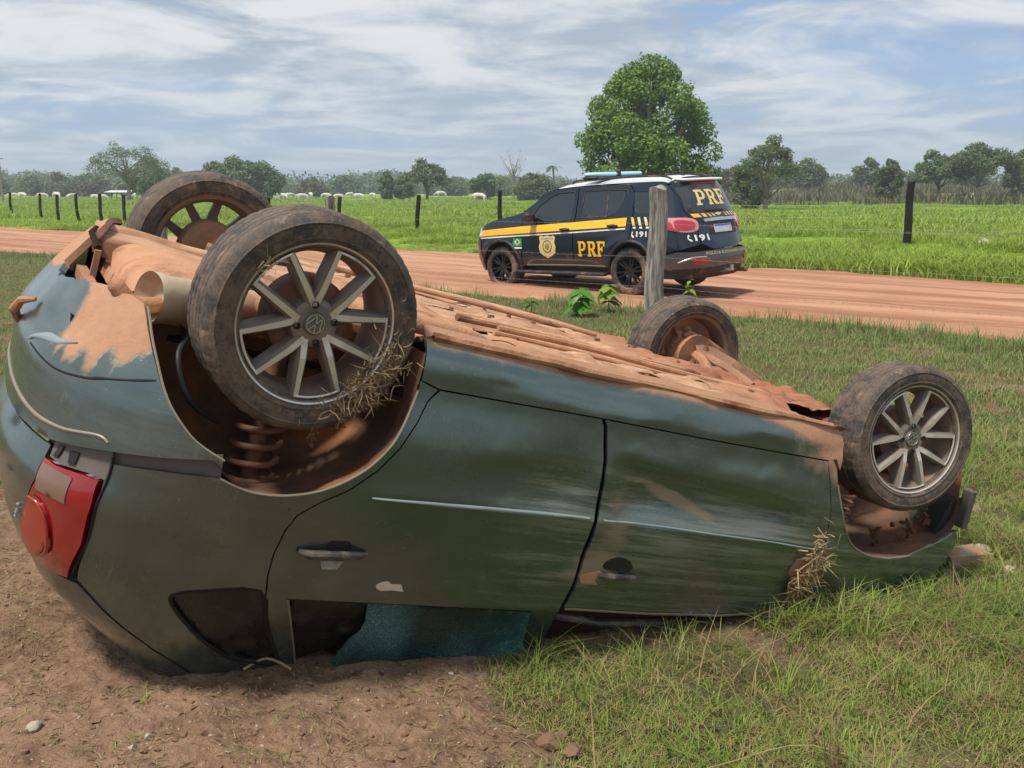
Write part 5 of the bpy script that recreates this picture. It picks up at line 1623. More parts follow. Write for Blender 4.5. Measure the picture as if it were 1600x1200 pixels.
sh = [(1.84, .92), (1.80, .955), (1.74, .935), (1.66, .955), (1.58, .935), (1.52, .955), (1.48, .92), (1.50, .84), (1.47, .76), (1.49, .66), (1.58, .605), (1.66, .575), (1.74, .605), (1.83, .66), (1.85, .76), (1.82, .84)]
bd_ = panel('badge', sv, sh, M['palegold'], suv, res=.03, thick=.002, off=.004)
def ringp(c, r, n=20): return [(c[0] + r * math.cos(a), c[1] + r * math.sin(a)) for a in np.linspace(0, 2 * math.pi, n, endpoint=False)]
panel('badge_ring', sv, ringp((1.66, .77), .105), M['bumpergrey'], bd_, res=.03, thick=.001, off=.0055, holes=[ringp((1.66, .77), .088)])
panel('badge_centre', sv, ringp((1.66, .77), .055), simple('badge_olive', (.28, .22, .05), .5), bd_, res=.03, thick=.001, off=.0055)
panel('badge_band', sv, [(1.80, .89), (1.52, .89), (1.53, .915), (1.79, .915)], simple('badge_grey', (.35, .33, .28), .5), bd_, res=.03, thick=.001, off=.0055)

# SUV wheels
mb = MB(); h = .13
mb.lathe([(h - .02, .25), (h, .27), (h + .006, .32), (h - .012, .365), (h - .035, .378), (.04, .383), (-.04, .383), (-h + .035, .378), (-h + .012, .365), (-h, .27), (-h + .02, .25)], 72, rmod=lambda i, a: (-.006 * ((np.arange(len(a)) % 3) == 0) if 3 <= i <= 7 else 0 * a), close=True)
ST = mb.mesh('tyre', [M['rubber2']], True, 30)
mb = MB(); mb.lathe([(h - .012, .258), (h - .018, .245), (.06, .235), (-h + .02, .24)], 48); mb.lathe([(.05, 0), (.045, .10), (-.05, .12), (-.06, 0)], 24)
mb.lathe([(.088, 0), (.09, .032), (.07, .045), (.04, .05)], 20)
SR = mb.mesh('rim', [M['rimblack']], True, 30)
mb = MB()
hull(mb, np.array([(-.020, .085, .03), (.020, .085, .03), (-.011, .103, .12), (.011, .103, .12), (-.010, .108, .248), (.010, .108, .248), (-.026, .05, .03), (.026, .05, .03), (-.016, .07, .248), (.016, .07, .248)]))
SS = mb.mesh('spoke', [M['rimblack']], False)
for (x, y, sd_) in ((2.80, .795, 1), (-.02, .795, 1), (2.80, -.795, -1), (-.02, -.795, -1)):
    w = ob('wheel', SR, suv, loc=(x, y, .38)); w.rotation_euler = (0, 0, 0 if sd_ > 0 else math.pi)
    ob('tyre', ST, w)
    for k in range(12): ob('spoke', SS, w, rot=(0, math.radians(30 * k + (5 if k % 2 else -5)), 0))

# ================================================================== vegetation
def leafmat(name, cols, trans=.35, rough=.55, nsc=.6):
    m, nt, b = newmat(name)
    gpos = nt.new('ShaderNodeNewGeometry').outputs['Position']
    oi = nt.new('ShaderNodeObjectInfo').outputs['Random']
    ri = nt.new('ShaderNodeNewGeometry').outputs['Random Per Island']
    n = nt.noise(gpos, nsc, 4, .6)
    f = nt.ramp(nt.math('ADD', nt.math('MULTIPLY', n, .6), nt.math('MULTIPLY', ri, .4)), .25, .75)
    c = nt.mix(f, cols[0], cols[1])
    c = nt.mix(nt.math('MULTIPLY', nt.ramp(oi, .3, 1.0), .45), c, cols[2])
    nt.put(b.inputs['Base Color'], c)
    b.inputs['Roughness'].default_value = rough
    b.inputs['Specular IOR Level'].default_value = .3
    if trans:
        tr = nt.new('ShaderNodeBsdfTranslucent'); nt.put(tr.inputs[0], c)
        mx = nt.new('ShaderNodeMixShader'); mx.inputs[0].default_value = trans
        out = nt.n['Material Output']
        nt.l.new(b.outputs[0], mx.inputs[1]); nt.l.new(tr.outputs[0], mx.inputs[2]); nt.l.new(mx.outputs[0], out.inputs[0])
    return m


M['grassA'] = leafmat('fresh_grass', [(0.090, 0.165, 0.022), (0.260, 0.345, 0.060), (0.38, 0.35, 0.13)], .30, nsc=1.6)
M['grassF'] = leafmat('pasture_grass', [(0.180, 0.275, 0.026), (0.315, 0.415, 0.050), (0.27, 0.31, 0.07)], .30, nsc=.22)
M['grassD'] = leafmat('dry_grass', [(0.20, 0.125, 0.065), (0.36, 0.26, 0.135), (0.24, 0.19, 0.07)], .2, .8, 2)
M['grassV'] = leafmat('verge_grass', [(0.125, 0.200, 0.048), (0.255, 0.325, 0.095), (0.30, 0.28, 0.14)], .30, nsc=.8)
M['leafbig'] = leafmat('broadleaf_tree_leaves', [(0.085, 0.165, 0.026), (0.260, 0.375, 0.085), (0.14, 0.24, 0.04)], .30, nsc=.9)
M['leafdark'] = leafmat('dark_tree_leaves', [(0.070, 0.120, 0.035), (0.155, 0.220, 0.070), (0.18, 0.215, 0.105)], .22, nsc=.5)
M['leafpale'] = leafmat('pale_tree_leaves', [(0.085, 0.13, 0.040), (0.165, 0.205, 0.075), (0.13, 0.18, 0.07)], .30, nsc=.5)
M['leafbrown'] = leafmat('brownish_scrub_leaves', [(0.10, 0.095, 0.045), (0.17, 0.15, 0.075), (0.13, 0.15, 0.06)], .2, nsc=.4)
M['bark'] = simple('grey_bark', (0.115, 0.095, 0.075), .9, 0, .2, 6, .4, .4)
M['barkpale'] = simple('pale_bark', (0.25, 0.22, 0.19), .9, 0, .2, 6, .3, .3)
M['plantleaf'] = leafmat('sapling_leaves', [(0.05, 0.19, 0.018), (0.10, 0.30, 0.03), (0.08, 0.2, 0.02)], .35, .4, 3)
M['plantlime'] = leafmat('lime_sapling_leaves', [(0.16, 0.30, 0.03), (0.30, 0.42, 0.06), (0.2, 0.3, 0.05)], .4, .4, 3)


def blades(n, rad, h0, h1, w, mat, seed, lean=.5, seg=2, name='tuft'):
    g = np.random.default_rng(seed)
    V = []; Fc = []; k = 0
    for i in range(n):
        a = g.uniform(0, 2 * np.pi); r = rad * math.sqrt(g.random())
        p = np.array([r * math.cos(a), r * math.sin(a), -.005])
        h = g.uniform(h0, h1); yaw = g.uniform(0, 2 * np.pi)
        d = np.array([math.cos(yaw), math.sin(yaw), 0]); sd_ = np.array([-d[1], d[0], 0])
        L = lean * g.uniform(.2, 1.3) * h
        ww = w * g.uniform(.6, 1.3)
        prev = None
        for s in range(seg + 1):
            t = s / seg
            c = p + d * L * t * t + np.array([0, 0, h * (t - .28 * lean * t * t)])
            wd = ww * (1 - t * .75) / 2
            if s < seg:
                V += [c - sd_ * wd, c + sd_ * wd]
                if s: Fc += [(k - 2, k - 1, k + 1), (k - 2, k + 1, k)]
                k += 2
            else:
                V += [c]; Fc.append((k - 2, k - 1, k)); k += 1
    me = mkmesh(name, V, Fc, mat, True)
    o = bpy.data.objects.new(name, me)
    return o


def scatter(name, pts, rz, sc, idx, variants, **kw):
    """scatter tuft variants over points with geometry nodes; used only for grass and litter nobody could count"""
    coll = bpy.data.collections.new(name + '_source')
    for i, v_ in enumerate(variants):
        v_.name = '%s_source_%02d' % (name, i)
        coll.objects.link(v_)
    me = bpy.data.meshes.new(name)
    me.vertices.add(len(pts)); me.vertices.foreach_set('co', np.asarray(pts, np.float32).ravel())
    for nm, arr, tp in (('rz', rz, 'FLOAT'), ('sc', sc, 'FLOAT'), ('pick', idx, 'INT')):
        a = me.attributes.new(nm, tp, 'POINT'); a.data.foreach_set('value', np.asarray(arr, np.float32 if tp == 'FLOAT' else np.int32))
    o = bpy.data.objects.new(name, me); link(o, kind='stuff', **kw)
    ng = bpy.data.node_groups.new(name, 'GeometryNodeTree')
    ng.interface.new_socket('Geometry', in_out='INPUT', socket_type='NodeSocketGeometry')
    ng.interface.new_socket('Geometry', in_out='OUTPUT', socket_type='NodeSocketGeometry')
    N, Lk = ng.nodes, ng.links
    gi = N.new('NodeGroupInput'); go = N.new('NodeGroupOutput')
    m2p = N.new('GeometryNodeMeshToPoints')
    ci = N.new('GeometryNodeCollectionInfo'); ci.inputs['Collection'].default_value = coll; ci.inputs['Separate Children'].default_value = True; ci.inputs['Reset Children'].default_value = True
    iop = N.new('GeometryNodeInstanceOnPoints'); iop.inputs['Pick Instance'].default_value = True
    def na(nm, tp):
        q = N.new('GeometryNodeInputNamedAttribute'); q.data_type = tp; q.inputs['Name'].default_value = nm; return q.outputs['Attribute']
    cx = N.new('ShaderNodeCombineXYZ'); Lk.new(na('rz', 'FLOAT'), cx.inputs[2])
    Lk.new(gi.outputs[0], m2p.inputs[0]); Lk.new(m2p.outputs[0], iop.inputs['Points'])
    Lk.new(ci.outputs[0], iop.inputs['Instance']); Lk.new(na('pick', 'INT'), iop.inputs['Instance Index'])
    Lk.new(cx.outputs[0], iop.inputs['Rotation']); Lk.new(na('sc', 'FLOAT'), iop.inputs['Scale'])
    Lk.new(iop.outputs[0], go.inputs[0])
    md = o.modifiers.new('scatter', 'NODES'); md.node_group = ng
    return o


def pts_sector(n, r0, r1, amax, seed, power=1.0):
    """random ground points in a wedge in front of the camera, density falling with distance"""
    g = np.random.default_rng(seed)
    u = g.random(n)
    r = (r0 ** power + u * (r1 ** power - r0 ** power)) ** (1 / power)
    a = np.radians(g.uniform(-amax, amax, n))
    return r * np.sin(a), r * np.cos(a), g


def car_free(X, Y):
    """keep grass out of the space the upturned body fills"""
    P = np.stack([X, Y, terr(X, Y) + .03], 1) - np.array([-0.81466233, 3.08678247, 1.5630788])
    Q = P @ np.array([[0.83557187, 0.47095907, -0.28287313], [0.47613847, -0.87766254, -0.054778], [-0.27406534, -0.08891582, -0.95759186]])
    lim = np.interp(Q[:, 2], ZK, YK)
    return ~((np.abs(Q[:, 1]) < lim - .01) & (Q[:, 0] > -.35) & (Q[:, 0] < 2.85) & (Q[:, 2] < 1.55))


def gscatter(name, n, r0, r1, amax, seed, sel, variants, s0, s1, power=1.0, smooth=None, **kw):
    X, Y, g = pts_sector(n, r0, r1, amax, seed, power)
    p = sel(X, Y, g)
    keep = g.random(n) < p
    keep &= car_free(X, Y)
    X, Y = X[keep], Y[keep]
    Z = terr(X, Y)
    k = len(X)
    sc = g.uniform(s0, s1, k)
    if smooth is not None: sc = sc * smooth(X, Y)
    return scatter(name, np.stack([X, Y, Z], 1), g.uniform(0, 6.28, k), sc, g.integers(0, len(variants), k), variants, **kw)


def cov(X, Y): return grassy(X, Y)[0]


# 1 short turf near the wreck
gscatter('turf_grass', 62000, 1.6, 7.5, 50, 1, lambda X, Y, g: sst(cov(X, Y), .25, .7) * (.12 + .88 * sst(fbm(X * 2.6, Y * 2.6, 3), .38, .56)),
         [blades(16, .06, .012, .042, .0032, M['grassA'], 10 + i, 1.1) for i in range(5)] + [blades(14, .06, .015, .045, .0034, M['grassD'], 30 + i, 1.2) for i in range(2)], .7, 1.4, 1.0,
         label='short green turf grass round the upturned car')
# 2 longer loose grass
gscatter('long_grass', 21000, 1.7, 8.0, 50, 2, lambda X, Y, g: sst(cov(X, Y), .5, .9) * (.10 + .90 * sst(fbm(X * 1.5 + 4, Y * 1.5 + 8, 3), .46, .60)),
         [blades(14, .045, .05, .15, .0036, M['grassA'], 50 + i, 1.25, 4) for i in range(5)] + [blades(10, .06, .05, .15, .0032, M['grassD'], 60 + i, 1.5, 4) for i in range(2)], .6, 1.5, 1.0,
         label='longer loose grass blades in the turf')
# 3 dry stubble and litter on the bare patch
gscatter('dry_stubble', 33000, 1.5, 6.5, 50, 3, lambda X, Y, g: (1 - sst(cov(X, Y), .4, 1.0)) * (.25 + .75 * sst(fbm(X * 2 + 9, Y * 2, 3), .40, .6)) * .9 + .10,
         [blades(9, .07, .006, .022, .0028, M['grassD'], 70 + i, 3.2) for i in range(5)] + [blades(5, .05, .008, .03, .003, M['grassA'], 80, 2.0)], .6, 1.4, 1.0,
         label='dry stubble and straw litter on the bare earth')
# 4 verge between wreck and road
gscatter('verge_grass', 92000, 6.5, 34, 50, 4, lambda X, Y, g: sst(cov(X, Y), .25, .7) * (roadc(X, Y) < R_NEAR + .3) * (.45 + .55 * sst(fbm(X * .9, Y * .9, 3), .35, .6)),
         [blades(22, .10, .02, .075, .0065, M['grassV'], 90 + i, .9) for i in range(4)] + [blades(16, .10, .03, .09, .006, M['grassD'], 95, .9)], .6, 1.3, 1.0,
         label='mixed green and straw verge grass before the road')
gscatter('roadside_grass', 15000, 8.5, 30, 50, 5, lambda X, Y, g: np.exp(-((roadc(X, Y) - (R_NEAR - .9)) / .8) ** 2) * sst(cov(X, Y), .3, .7) * sst(fbm(X * .7, Y * .7 + 4, 3), .38, .6),
         [blades(20, .12, .10, .26, .008, M['grassV'], 110 + i, .55, 3) for i in range(4)], .6, 1.2, 1.0,
         label='taller weeds along the near edge of the road')
# 5 pasture beyond the road
def fld(X, Y): return (roadc(X, Y) > R_FAR + .1)
gscatter('pasture_edge_grass', 42000, 17, 46, 50, 6, lambda X, Y, g: fld(X, Y) * (.5 + .5 * sst(fbm(X * .5, Y * .5, 3), .35, .6)),
         [blades(30, .22, .06, .26, .015, M['grassF'], 130 + i, 1.0, 3) for i in range(5)], .7, 1.5, 1.0, smooth=lambda X, Y: .35 + 1.05 * sst(fbm(X * .40 + 2, Y * .40, 3), .40, .68),
         label='lush pasture grass beyond the far road edge')
gscatter('pasture_grass', 76000, 40, 190, 50, 7, lambda X, Y, g: fld(X, Y) * (Y < 175) * (1-sst(Y,90,108)*(X>Y*.10)),
         [blades(22, .60, .08, .30, .050, M['grassF'], 150 + i, .8) for i in range(4)], .7, 1.5, .9, smooth=lambda X, Y: .45 + .8 * sst(fbm(X * .16 + 2, Y * .16, 3), .40, .65),
         label='bright green pasture stretching to the trees')
gscatter('scrub', 7600, 95, 330, 50, 8, lambda X, Y, g: (X > Y * .10) * (.3 + .7 * sst(fbm(X * .05, Y * .05, 3), .4, .6)),
         [blades(60, 1.3, .3, 1.1, .14, M['leafbrown'], 170 + i, .5) for i in range(3)] + [blades(60, 1.0, .3, 1.0, .14, M['leafpale'], 175, .5)], .6, 1.5, 1.0,
         label='olive brown scrub rising behind the right pasture')


# ------------------------------------------------------------------ trees
def crown_mesh(name, blobs, n, leaf, mat, seed, shell=.55, droop=.0, twig=None):
    g = np.random.default_rng(seed)
    B = np.array(blobs, float)            # x y z rx ry rz
    vol = (B[:, 3] * B[:, 4] * B[:, 5]) ** (2 / 3.)
    ch = g.choice(len(B), n, p=vol / vol.sum())
    d = g.normal(size=(n, 3)); d /= np.linalg.norm(d, axis=1)[:, None]
    r = (shell + (1 - shell) * g.random(n)) ** (1 / 1.5)
    P = B[ch, :3] + d * r[:, None] * B[ch, 3:6]
    P += g.normal(size=(n, 3)) * leaf * .6
    nrm = d * .7 + g.normal(size=(n, 3)) * .7 + np.array([0, 0, .5]); nrm /= np.linalg.norm(nrm, axis=1)[:, None]
    t = np.cross(nrm, g.normal(size=(n, 3))); t /= np.linalg.norm(t, axis=1)[:, None] + 1e-9
    b2 = np.cross(nrm, t)
    sz = leaf * g.uniform(.55, 1.35, n)[:, None]
    V = np.stack([P - t * sz, P - b2 * sz * .55, P + t * sz, P + b2 * sz * .55], 1).reshape(-1, 3)
    Fc = np.arange(n * 4).reshape(-1, 4)
    return mkmesh(name, V, Fc, mat, False)


def trunk_mesh(name, h, r, limbs, mat, seed, lean=(0, 0)):
    g = np.random.default_rng(seed); mb = MB()
    k = 6
    P = [np.array([lean[0] * (i / k) ** 1.5 + g.normal() * r * .25, lean[1] * (i / k) ** 1.5 + g.normal() * r * .25, h * i / k - .1]) for i in range(k + 1)]
    mb.tube(P, [r * (1.25 if i == 0 else 1) * (1 - .55 * i / k) for i in range(k + 1)], 8)
    for (x, y, z) in limbs:
        s = P[int(g.integers(2, k))]; e = np.array([x, y, z]); mid = (s + e) / 2 + g.normal(size=3) * .08 * np.linalg.norm(e - s)
        mid[2] += .1 * np.linalg.norm(e - s)
        mb.tube([s, mid, e], [r * .45, r * .28, r * .08], 6)
    return mb.mesh(name, [mat], True)


def blobs_from(profile, n, seed, fill=.8, rr=(.16, .30), zsq=.8):
    """profile: list of (z, radius) of the outline; clumps sit near the outline and some inside"""
    g = np.random.default_rng(seed)
    z = np.array([p[0] for p in profile]); R_ = np.array([p[1] for p in profile])
    out = []
    H_ = z[-1] - z[0]
    for i in range(n):
        zi = z[0] + H_ * g.random() ** .9
        Ri = np.interp(zi, z, R_)
        a = g.uniform(0, 2 * np.pi); q = math.sqrt(g.random()) if g.random() < .35 else g.uniform(.75, 1.0)
        s = R_.max() * g.uniform(*rr)
        rad = max(0, Ri - s * .8) * q
        out.append((rad * math.cos(a), rad * math.sin(a), zi, s, s, s * zsq))
    return out


def tree(name, loc, crown, trunk, label, cat='tree', group=None, rz=0, sc=1):
    t = empty(name, loc, rz, label=label, cat=cat, group=group)
    t.scale = (sc, sc, sc) if not hasattr(sc, '__len__') else sc
    if trunk is not None: ob('trunk', trunk, t)
    if crown is not None: ob('crown', crown, t)
    return t


def limbs(n, z0, z1, rad, seed):
    g = np.random.default_rng(seed)
    return [(rad * math.cos(a), rad * math.sin(a), g.uniform(z0, z1)) for a in g.uniform(0, 6.28, n)]


# big leafy tree behind the police car
D = 52.0
bp = [(0.6, 4.0), (1.6, 4.35), (2.8, 4.1), (4.2, 3.9), (5.4, 3.6), (6.4, 3.0), (7.3, 2.1), (8.0, 1.2)]
bl = blobs_from(bp, 150, 5, rr=(.11, .21), zsq=.85)
c0 = at(1008, D, 0)
big = tree('broadleaf_tree', (c0[0], c0[1], -.2), crown_mesh('crown', bl, 44000, .105, M['leafbig'], 12, .60),
           trunk_mesh('trunk', 5.5, .38, limbs(26, 2.5, 8.0, 2.4, 3), M['barkpale'], 4), 'big rounded green tree directly behind the police car')

# tree builders for the distance
def flat_tree(seed, h=8, w=5, mat='leafpale', n=9000, leaf=.16, sparse=.5):
    g = np.random.default_rng(seed); bl = []
    for i in range(46):
        a = g.uniform(0, 6.28); r = w * math.sqrt(g.random())
        z = h * (.50 + .44 * (1 - (r / w) ** 2) * g.uniform(.6, 1.0) + g.normal() * .05) - .10 * h * g.random()
        s = w * g.uniform(.12, .30); bl.append((r * math.cos(a), r * math.sin(a), z, s, s, s * g.uniform(.45, .8)))
    cr = crown_mesh('crown', bl, n, leaf, M[mat], seed, sparse)
    tr = trunk_mesh('trunk', h * .55, h * .035, [(b[0] * .9, b[1] * .9, b[2]) for b in bl[:22]], M['barkpale'] if mat == 'leafpale' else M['bark'], seed)
    return cr, tr


def round_tree(seed, h=7, w=3, mat='leafdark', n=6000, leaf=.2, base=.15):
    g = np.random.default_rng(seed)
    prof = [(h * base, w * .5), (h * (base + .2), w * .95), (h * .6, w), (h * .8, w * .75), (h * .95, w * .25)]
    bl = blobs_from(prof, 34, seed, rr=(.20, .36))
    cr = crown_mesh('crown', bl, n, leaf, M[mat], seed, .5)
    tr = trunk_mesh('trunk', h * .6, h * .03, limbs(8, h * .4, h * .8, w * .5, seed), M['bark'], seed)
    return cr, tr


# left: tall airy tree with a spreading crown
cr, tr = flat_tree(31, 8.3, 4.9, 'leafpale', 7000, .10, .35)
p = at(202, 125); T1 = tree('airy_tree', p, cr, tr, 'tall airy spreading tree above the cattle on the left')
cr, tr = round_tree(32, 5.6, 3.2, 'leafdark', 7000, .2); p = at(236, 135); tree('bushy_tree', p, cr, tr, 'dense green tree right behind the airy spreading tree')
cr, tr = flat_tree(33, 6.7, 4.6, 'leafdark', 11000, .2, .4); p = at(365, 140); tree('dark_tree', p, cr, tr, 'dark green layered tree behind the far rear wheel')
cr, tr = round_tree(34, 4.8, 3.6, 'leafdark', 8000, .2); p = at(412, 140); tree('dark_tree', p, cr, tr, 'low dark tree just right of the layered tree')
cr, tr = round_tree(35, 4.2, 1.3, 'leafdark', 5000, .18, .05); p = at(605, 140); tree('cone_tree', p, cr, tr, 'small dark upright tree at the middle of the pasture edge')
cr, tr = round_tree(36, 3.3, 1.6, 'leafdark', 4000, .18, .05); p = at(630, 140); tree('round_tree', p, cr, tr, 'low round dark tree beside the upright one')
cr, tr = flat_tree(37, 5.9, 3.1, 'leafdark', 9000, .18, .4); p = at(668, 135); tree('dome_tree', p, cr, tr, 'dome-topped dark tree beyond the middle fence post')
cr, tr = round_tree(38, 3.9, 2.4, 'leafdark', 5000, .2); p = at(754, 145); tree('round_tree', p, cr, tr, 'round dark tree between dome tree and bare tree')
# bare tree
g = np.random.default_rng(5); mb = MB()
mb.tube([(0, 0, -.1), (.1, 0, 2.5), (.0, .1, 5.0)], [.22, .16, .12], 7)
for i in range(26):
    a = g.uniform(0, 6.28); z0 = g.uniform(3.2, 5.4); r = g.uniform(.8, 2.6); z1 = z0 + g.uniform(1.2, 4.2)
    e = np.array([r * math.cos(a), r * math.sin(a), min(z1, 9.2)])
    mb.tube([(0, .05, z0), (e * .5 + [0, 0, z0 * .45])[:], e], [.07, .045, .015], 5)
    for k in range(3): mb.tube([e, e + g.normal(size=3) * [.5, .5, .3] + [0, 0, .5]], [.02, .008], 4)
p = at(802, 150); bt = empty('bare_tree', p, label='leafless grey tree above the pasture, left of the police car', cat='tree'); mb.obj('trunk', M['barkpale'], bt); bt.scale = (.85, .85, .78)
cr, tr = round_tree(39, 3.2, 3.4, 'leafpale', 6000, .2, .05); p = at(835, 130); tree('bushy_tree', p, cr, tr, 'broad mid-green bush tree right under the palm')
# palm
mb = MB(); mb.tube([(0, 0, -.1), (.1, 0, 2.4), (.0, 0, 4.8)], [.18, .14, .12], 7); tr = mb.mesh('trunk', [M['bark']])
V = []; Fc = []; k = 0; g = np.random.default_rng(8)
for i in range(22):
    a = g.uniform(0, 6.28); d = np.array([math.cos(a), math.sin(a), 0]); sd_ = np.array([-d[1], d[0], 0]); L = g.uniform(1.0, 1.5); up_ = g.uniform(.1, .9)
    for s in range(5):
        t = s / 4; c = np.array([0, 0, 4.8]) + d * L * t + np.array([0, 0, up_ * t - 1.1 * t * t]); w = .20 * (1 - t * .8)
        V += [c - sd_ * w - [0, 0, w * .4], c + sd_ * w - [0, 0, w * .4]]
        if s: Fc.append((k - 2, k - 1, k + 1, k))
        k += 2
p = at(864, 140); tree('palm_tree', p, mkmesh('crown', V, Fc, M['leafdark']), tr, 'small dark palm rising left of the big tree')
# right side
cr, tr = flat_tree(41, 6.2, 2.3, 'leafpale', 6500, .10, .35); p = at(1196, 75, -.3); tree('crooked_tree', p, cr, tr, 'loose dark tree standing right of the police car')
cr, tr = round_tree(42, 3.6, 1.4, 'leafdark', 4000, .11, .10); p = at(1166, 76, -.3); tree('bushy_tree', p, cr, tr, 'lower bushy tree leaning against the loose dark tree')
cr, tr = flat_tree(43, 5.9, 4.1, 'leafpale', 11000, .15, .4); p = at(1528, 105, .8); tree('umbrella_tree', p, cr, tr, 'pale umbrella-shaped tree with forked trunks at far right')
cr, tr = flat_tree(44, 4.9, 2.8, 'leafdark', 7000, .16, .4); p = at(1465, 108, .8); tree('dark_tree', p, cr, tr, 'dark flat-topped tree left of the pale umbrella tree')
cr, tr = round_tree(45, 4.0, 1.4, 'leafpale', 6000, .15, .02); p = at(1388, 96, .5); tree('conical_bush', p, cr, tr, 'pale rounded bush tree just left of the right fence post', 'tree')
cr, tr = round_tree(46, 4.9, 2.6, 'leafdark', 7000, .17, .1); p = at(1598, 110, .8); tree('dark_tree', p, cr, tr, 'dark rounded tree cut by the right picture edge')
cr, tr = round_tree(47, 3.5, 2.3, 'leafdark', 5000, .18, .1); p = at(1272, 160, 1.8); tree('round_tree', p, cr, tr, 'small dark tree in the scrub right of the loose tree')

# distant line of trees, each its own
protos = [round_tree(60 + i, [5.6, 6.2, 4.6, 7.4, 5.6, 4.2][i], [4.2, 4.6, 5.4, 3.6, 5.6, 4.2][i], ['leafdark', 'leafdark', 'leafpale', 'leafdark', 'leafdark', 'leafbrown'][i], 2600, .34, .03) for i in range(6)]
words = ['tall dark', 'rounded dark', 'low pale green', 'narrow dark', 'broad dark', 'small brownish']
ordn = lambda i: ['first', 'second', 'third', 'fourth', 'fifth', 'sixth', 'seventh', 'eighth', 'ninth', 'tenth', 'eleventh', 'twelfth', 'thirteenth', 'fourteenth', 'fifteenth', 'sixteenth', 'seventeenth', 'eighteenth', 'nineteenth', 'twentieth'][i] if i < 20 else 'twenty-' + ['first', 'second', 'third', 'fourth', 'fifth', 'sixth', 'seventh', 'eighth', 'ninth'][i - 20] if i < 29 else 'thirtieth' if i == 29 else 'thirty-' + ['first', 'second', 'third', 'fourth', 'fifth', 'sixth', 'seventh', 'eighth', 'ninth'][i - 30] if i < 39 else 'fortieth' if i == 39 else 'forty-' + ['first', 'second', 'third', 'fourth', 'fifth', 'sixth', 'seventh', 'eighth', 'ninth'][i - 40]
g = np.random.default_rng(77)
us = np.sort(np.concatenate([g.uniform(-15, 900, 30), g.uniform(1130, 1615, 17)]))
for i, u in enumerate(us):
    k = int(g.integers(0, 6)); Y = g.uniform(190, 250) if u < 1000 else g.uniform(150, 215)
    p = at(u, Y, -.2 if u < 1000 else 1.8)
    s = g.uniform(.62, .92) * (1.0 if u < 1000 else .78)
    tree('distant_tree', p, protos[k][0], protos[k][1], '%s tree, %s from the left in the distant treeline' % (words[k], ordn(i)), 'tree', 'trees of the distant treeline', g.uniform(0, 6.28), (s * g.uniform(.9, 1.3), s, s))
# far-off wood behind them reads as one mass
bl = []
for i in range(430):
    u = g.uniform(-220, 1820); Y = g.uniform(300, 370); x, y, _ = at(u, Y)
    hh = g.uniform(3.0, 6.2) * (.8 + .5 * float(vnoise(np.array(u / 60.), np.array(3.))))
    bl.append((x, y, hh * .5, g.uniform(4, 7), g.uniform(3, 5), hh * .65))
ob('far_wood', crown_mesh('far_wood', bl, 90000, .62, M['leafdark'], 91, .6), kind='stuff', label='blue-green wood along the horizon')

# ================================================================== fences, cattle, shed, pole
M['wood'] = None
m, nt, b = newmat('weathered_grey_wood')
v = nt.new('ShaderNodeTexCoord').outputs['Object']
n = nt.noise(nt.mapv(v, (9, 9, .8)), 2.5, 8, .7); n2 = nt.noise(nt.mapv(v, (40, 40, 2)), 2, 4, .6)
c = nt.mix(nt.ramp(nt.math('ADD', nt.math('MULTIPLY', n, .7), nt.math('MULTIPLY', n2, .3)), .38, .62), (0.105, 0.092, 0.075), (0.42, 0.385, 0.33))
nt.put(b.inputs['Base Color'], c); b.inputs['Roughness'].default_value = .9
nt.put(b.inputs['Normal'], nt.bump(n, .8, .02, nt.bump(n2, .5, .006)))
M['wood'] = m
M['darkpost'] = simple('charred_dark_post', (0.016, 0.015, 0.014), .85, 0, .2, 8, .4, .4)
M['wire'] = simple('grey_fence_wire', (0.34, 0.32, 0.29), .5, .6)


def post_mesh(h, r, mat, seed, bend=.03, n=14):
    g = np.random.default_rng(seed); mb = MB()
    P = [(bend * math.sin(i * .9 + seed), bend * math.cos(i * .7 + seed) * .6, -.15 + (h + .15) * i / 7) for i in range(8)]
    mb.tube(P, [r * (1.10 - .02 * i) * g.uniform(.94, 1.05) for i in range(8)], n)
    for vv in mb.v:
        a = np.arctan2(vv[:, 1], vv[:, 0]); vv[:, :2] *= (1 + .08 * np.sin(a * 3 + seed) + .05 * np.sin(a * 7))[:, None]
        top = vv[:, 2] > h - .02; vv[top, 2] += .03 * np.sin(a[top] * 2)
    return mb.mesh('post', [mat], True, 40)


def wires(parent, pts, hs, r, sag=.03, barbs=False, seed=0):
    g = np.random.default_rng(seed)
    for h in hs:
        mb = MB(); L = []
        for a, b_ in zip(pts[:-1], pts[1:]):
            a = np.array(a); b_ = np.array(b_)
            for t in np.linspace(0, 1, 9)[:-1]: L.append(a + (b_ - a) * t + [0, 0, h - sag * 4 * t * (1 - t)])
        L.append(np.array(pts[-1]) + [0, 0, h])
        mb.tube(L, r, 5, caps=False)
        if barbs:
            for a, b_ in zip(L[:-1], L[1:]):
                for t in np.arange(0, 1, .14):
                    c = a + (b_ - a) * t
                    for s in (-1, 1): mb.tube([c - np.array([.006, 0, .014 * s]), c + np.array([.006, 0, .014 * s])], r * .7, 3, caps=False)
        mb.obj('wire', M['wire'], parent, sharp=None)


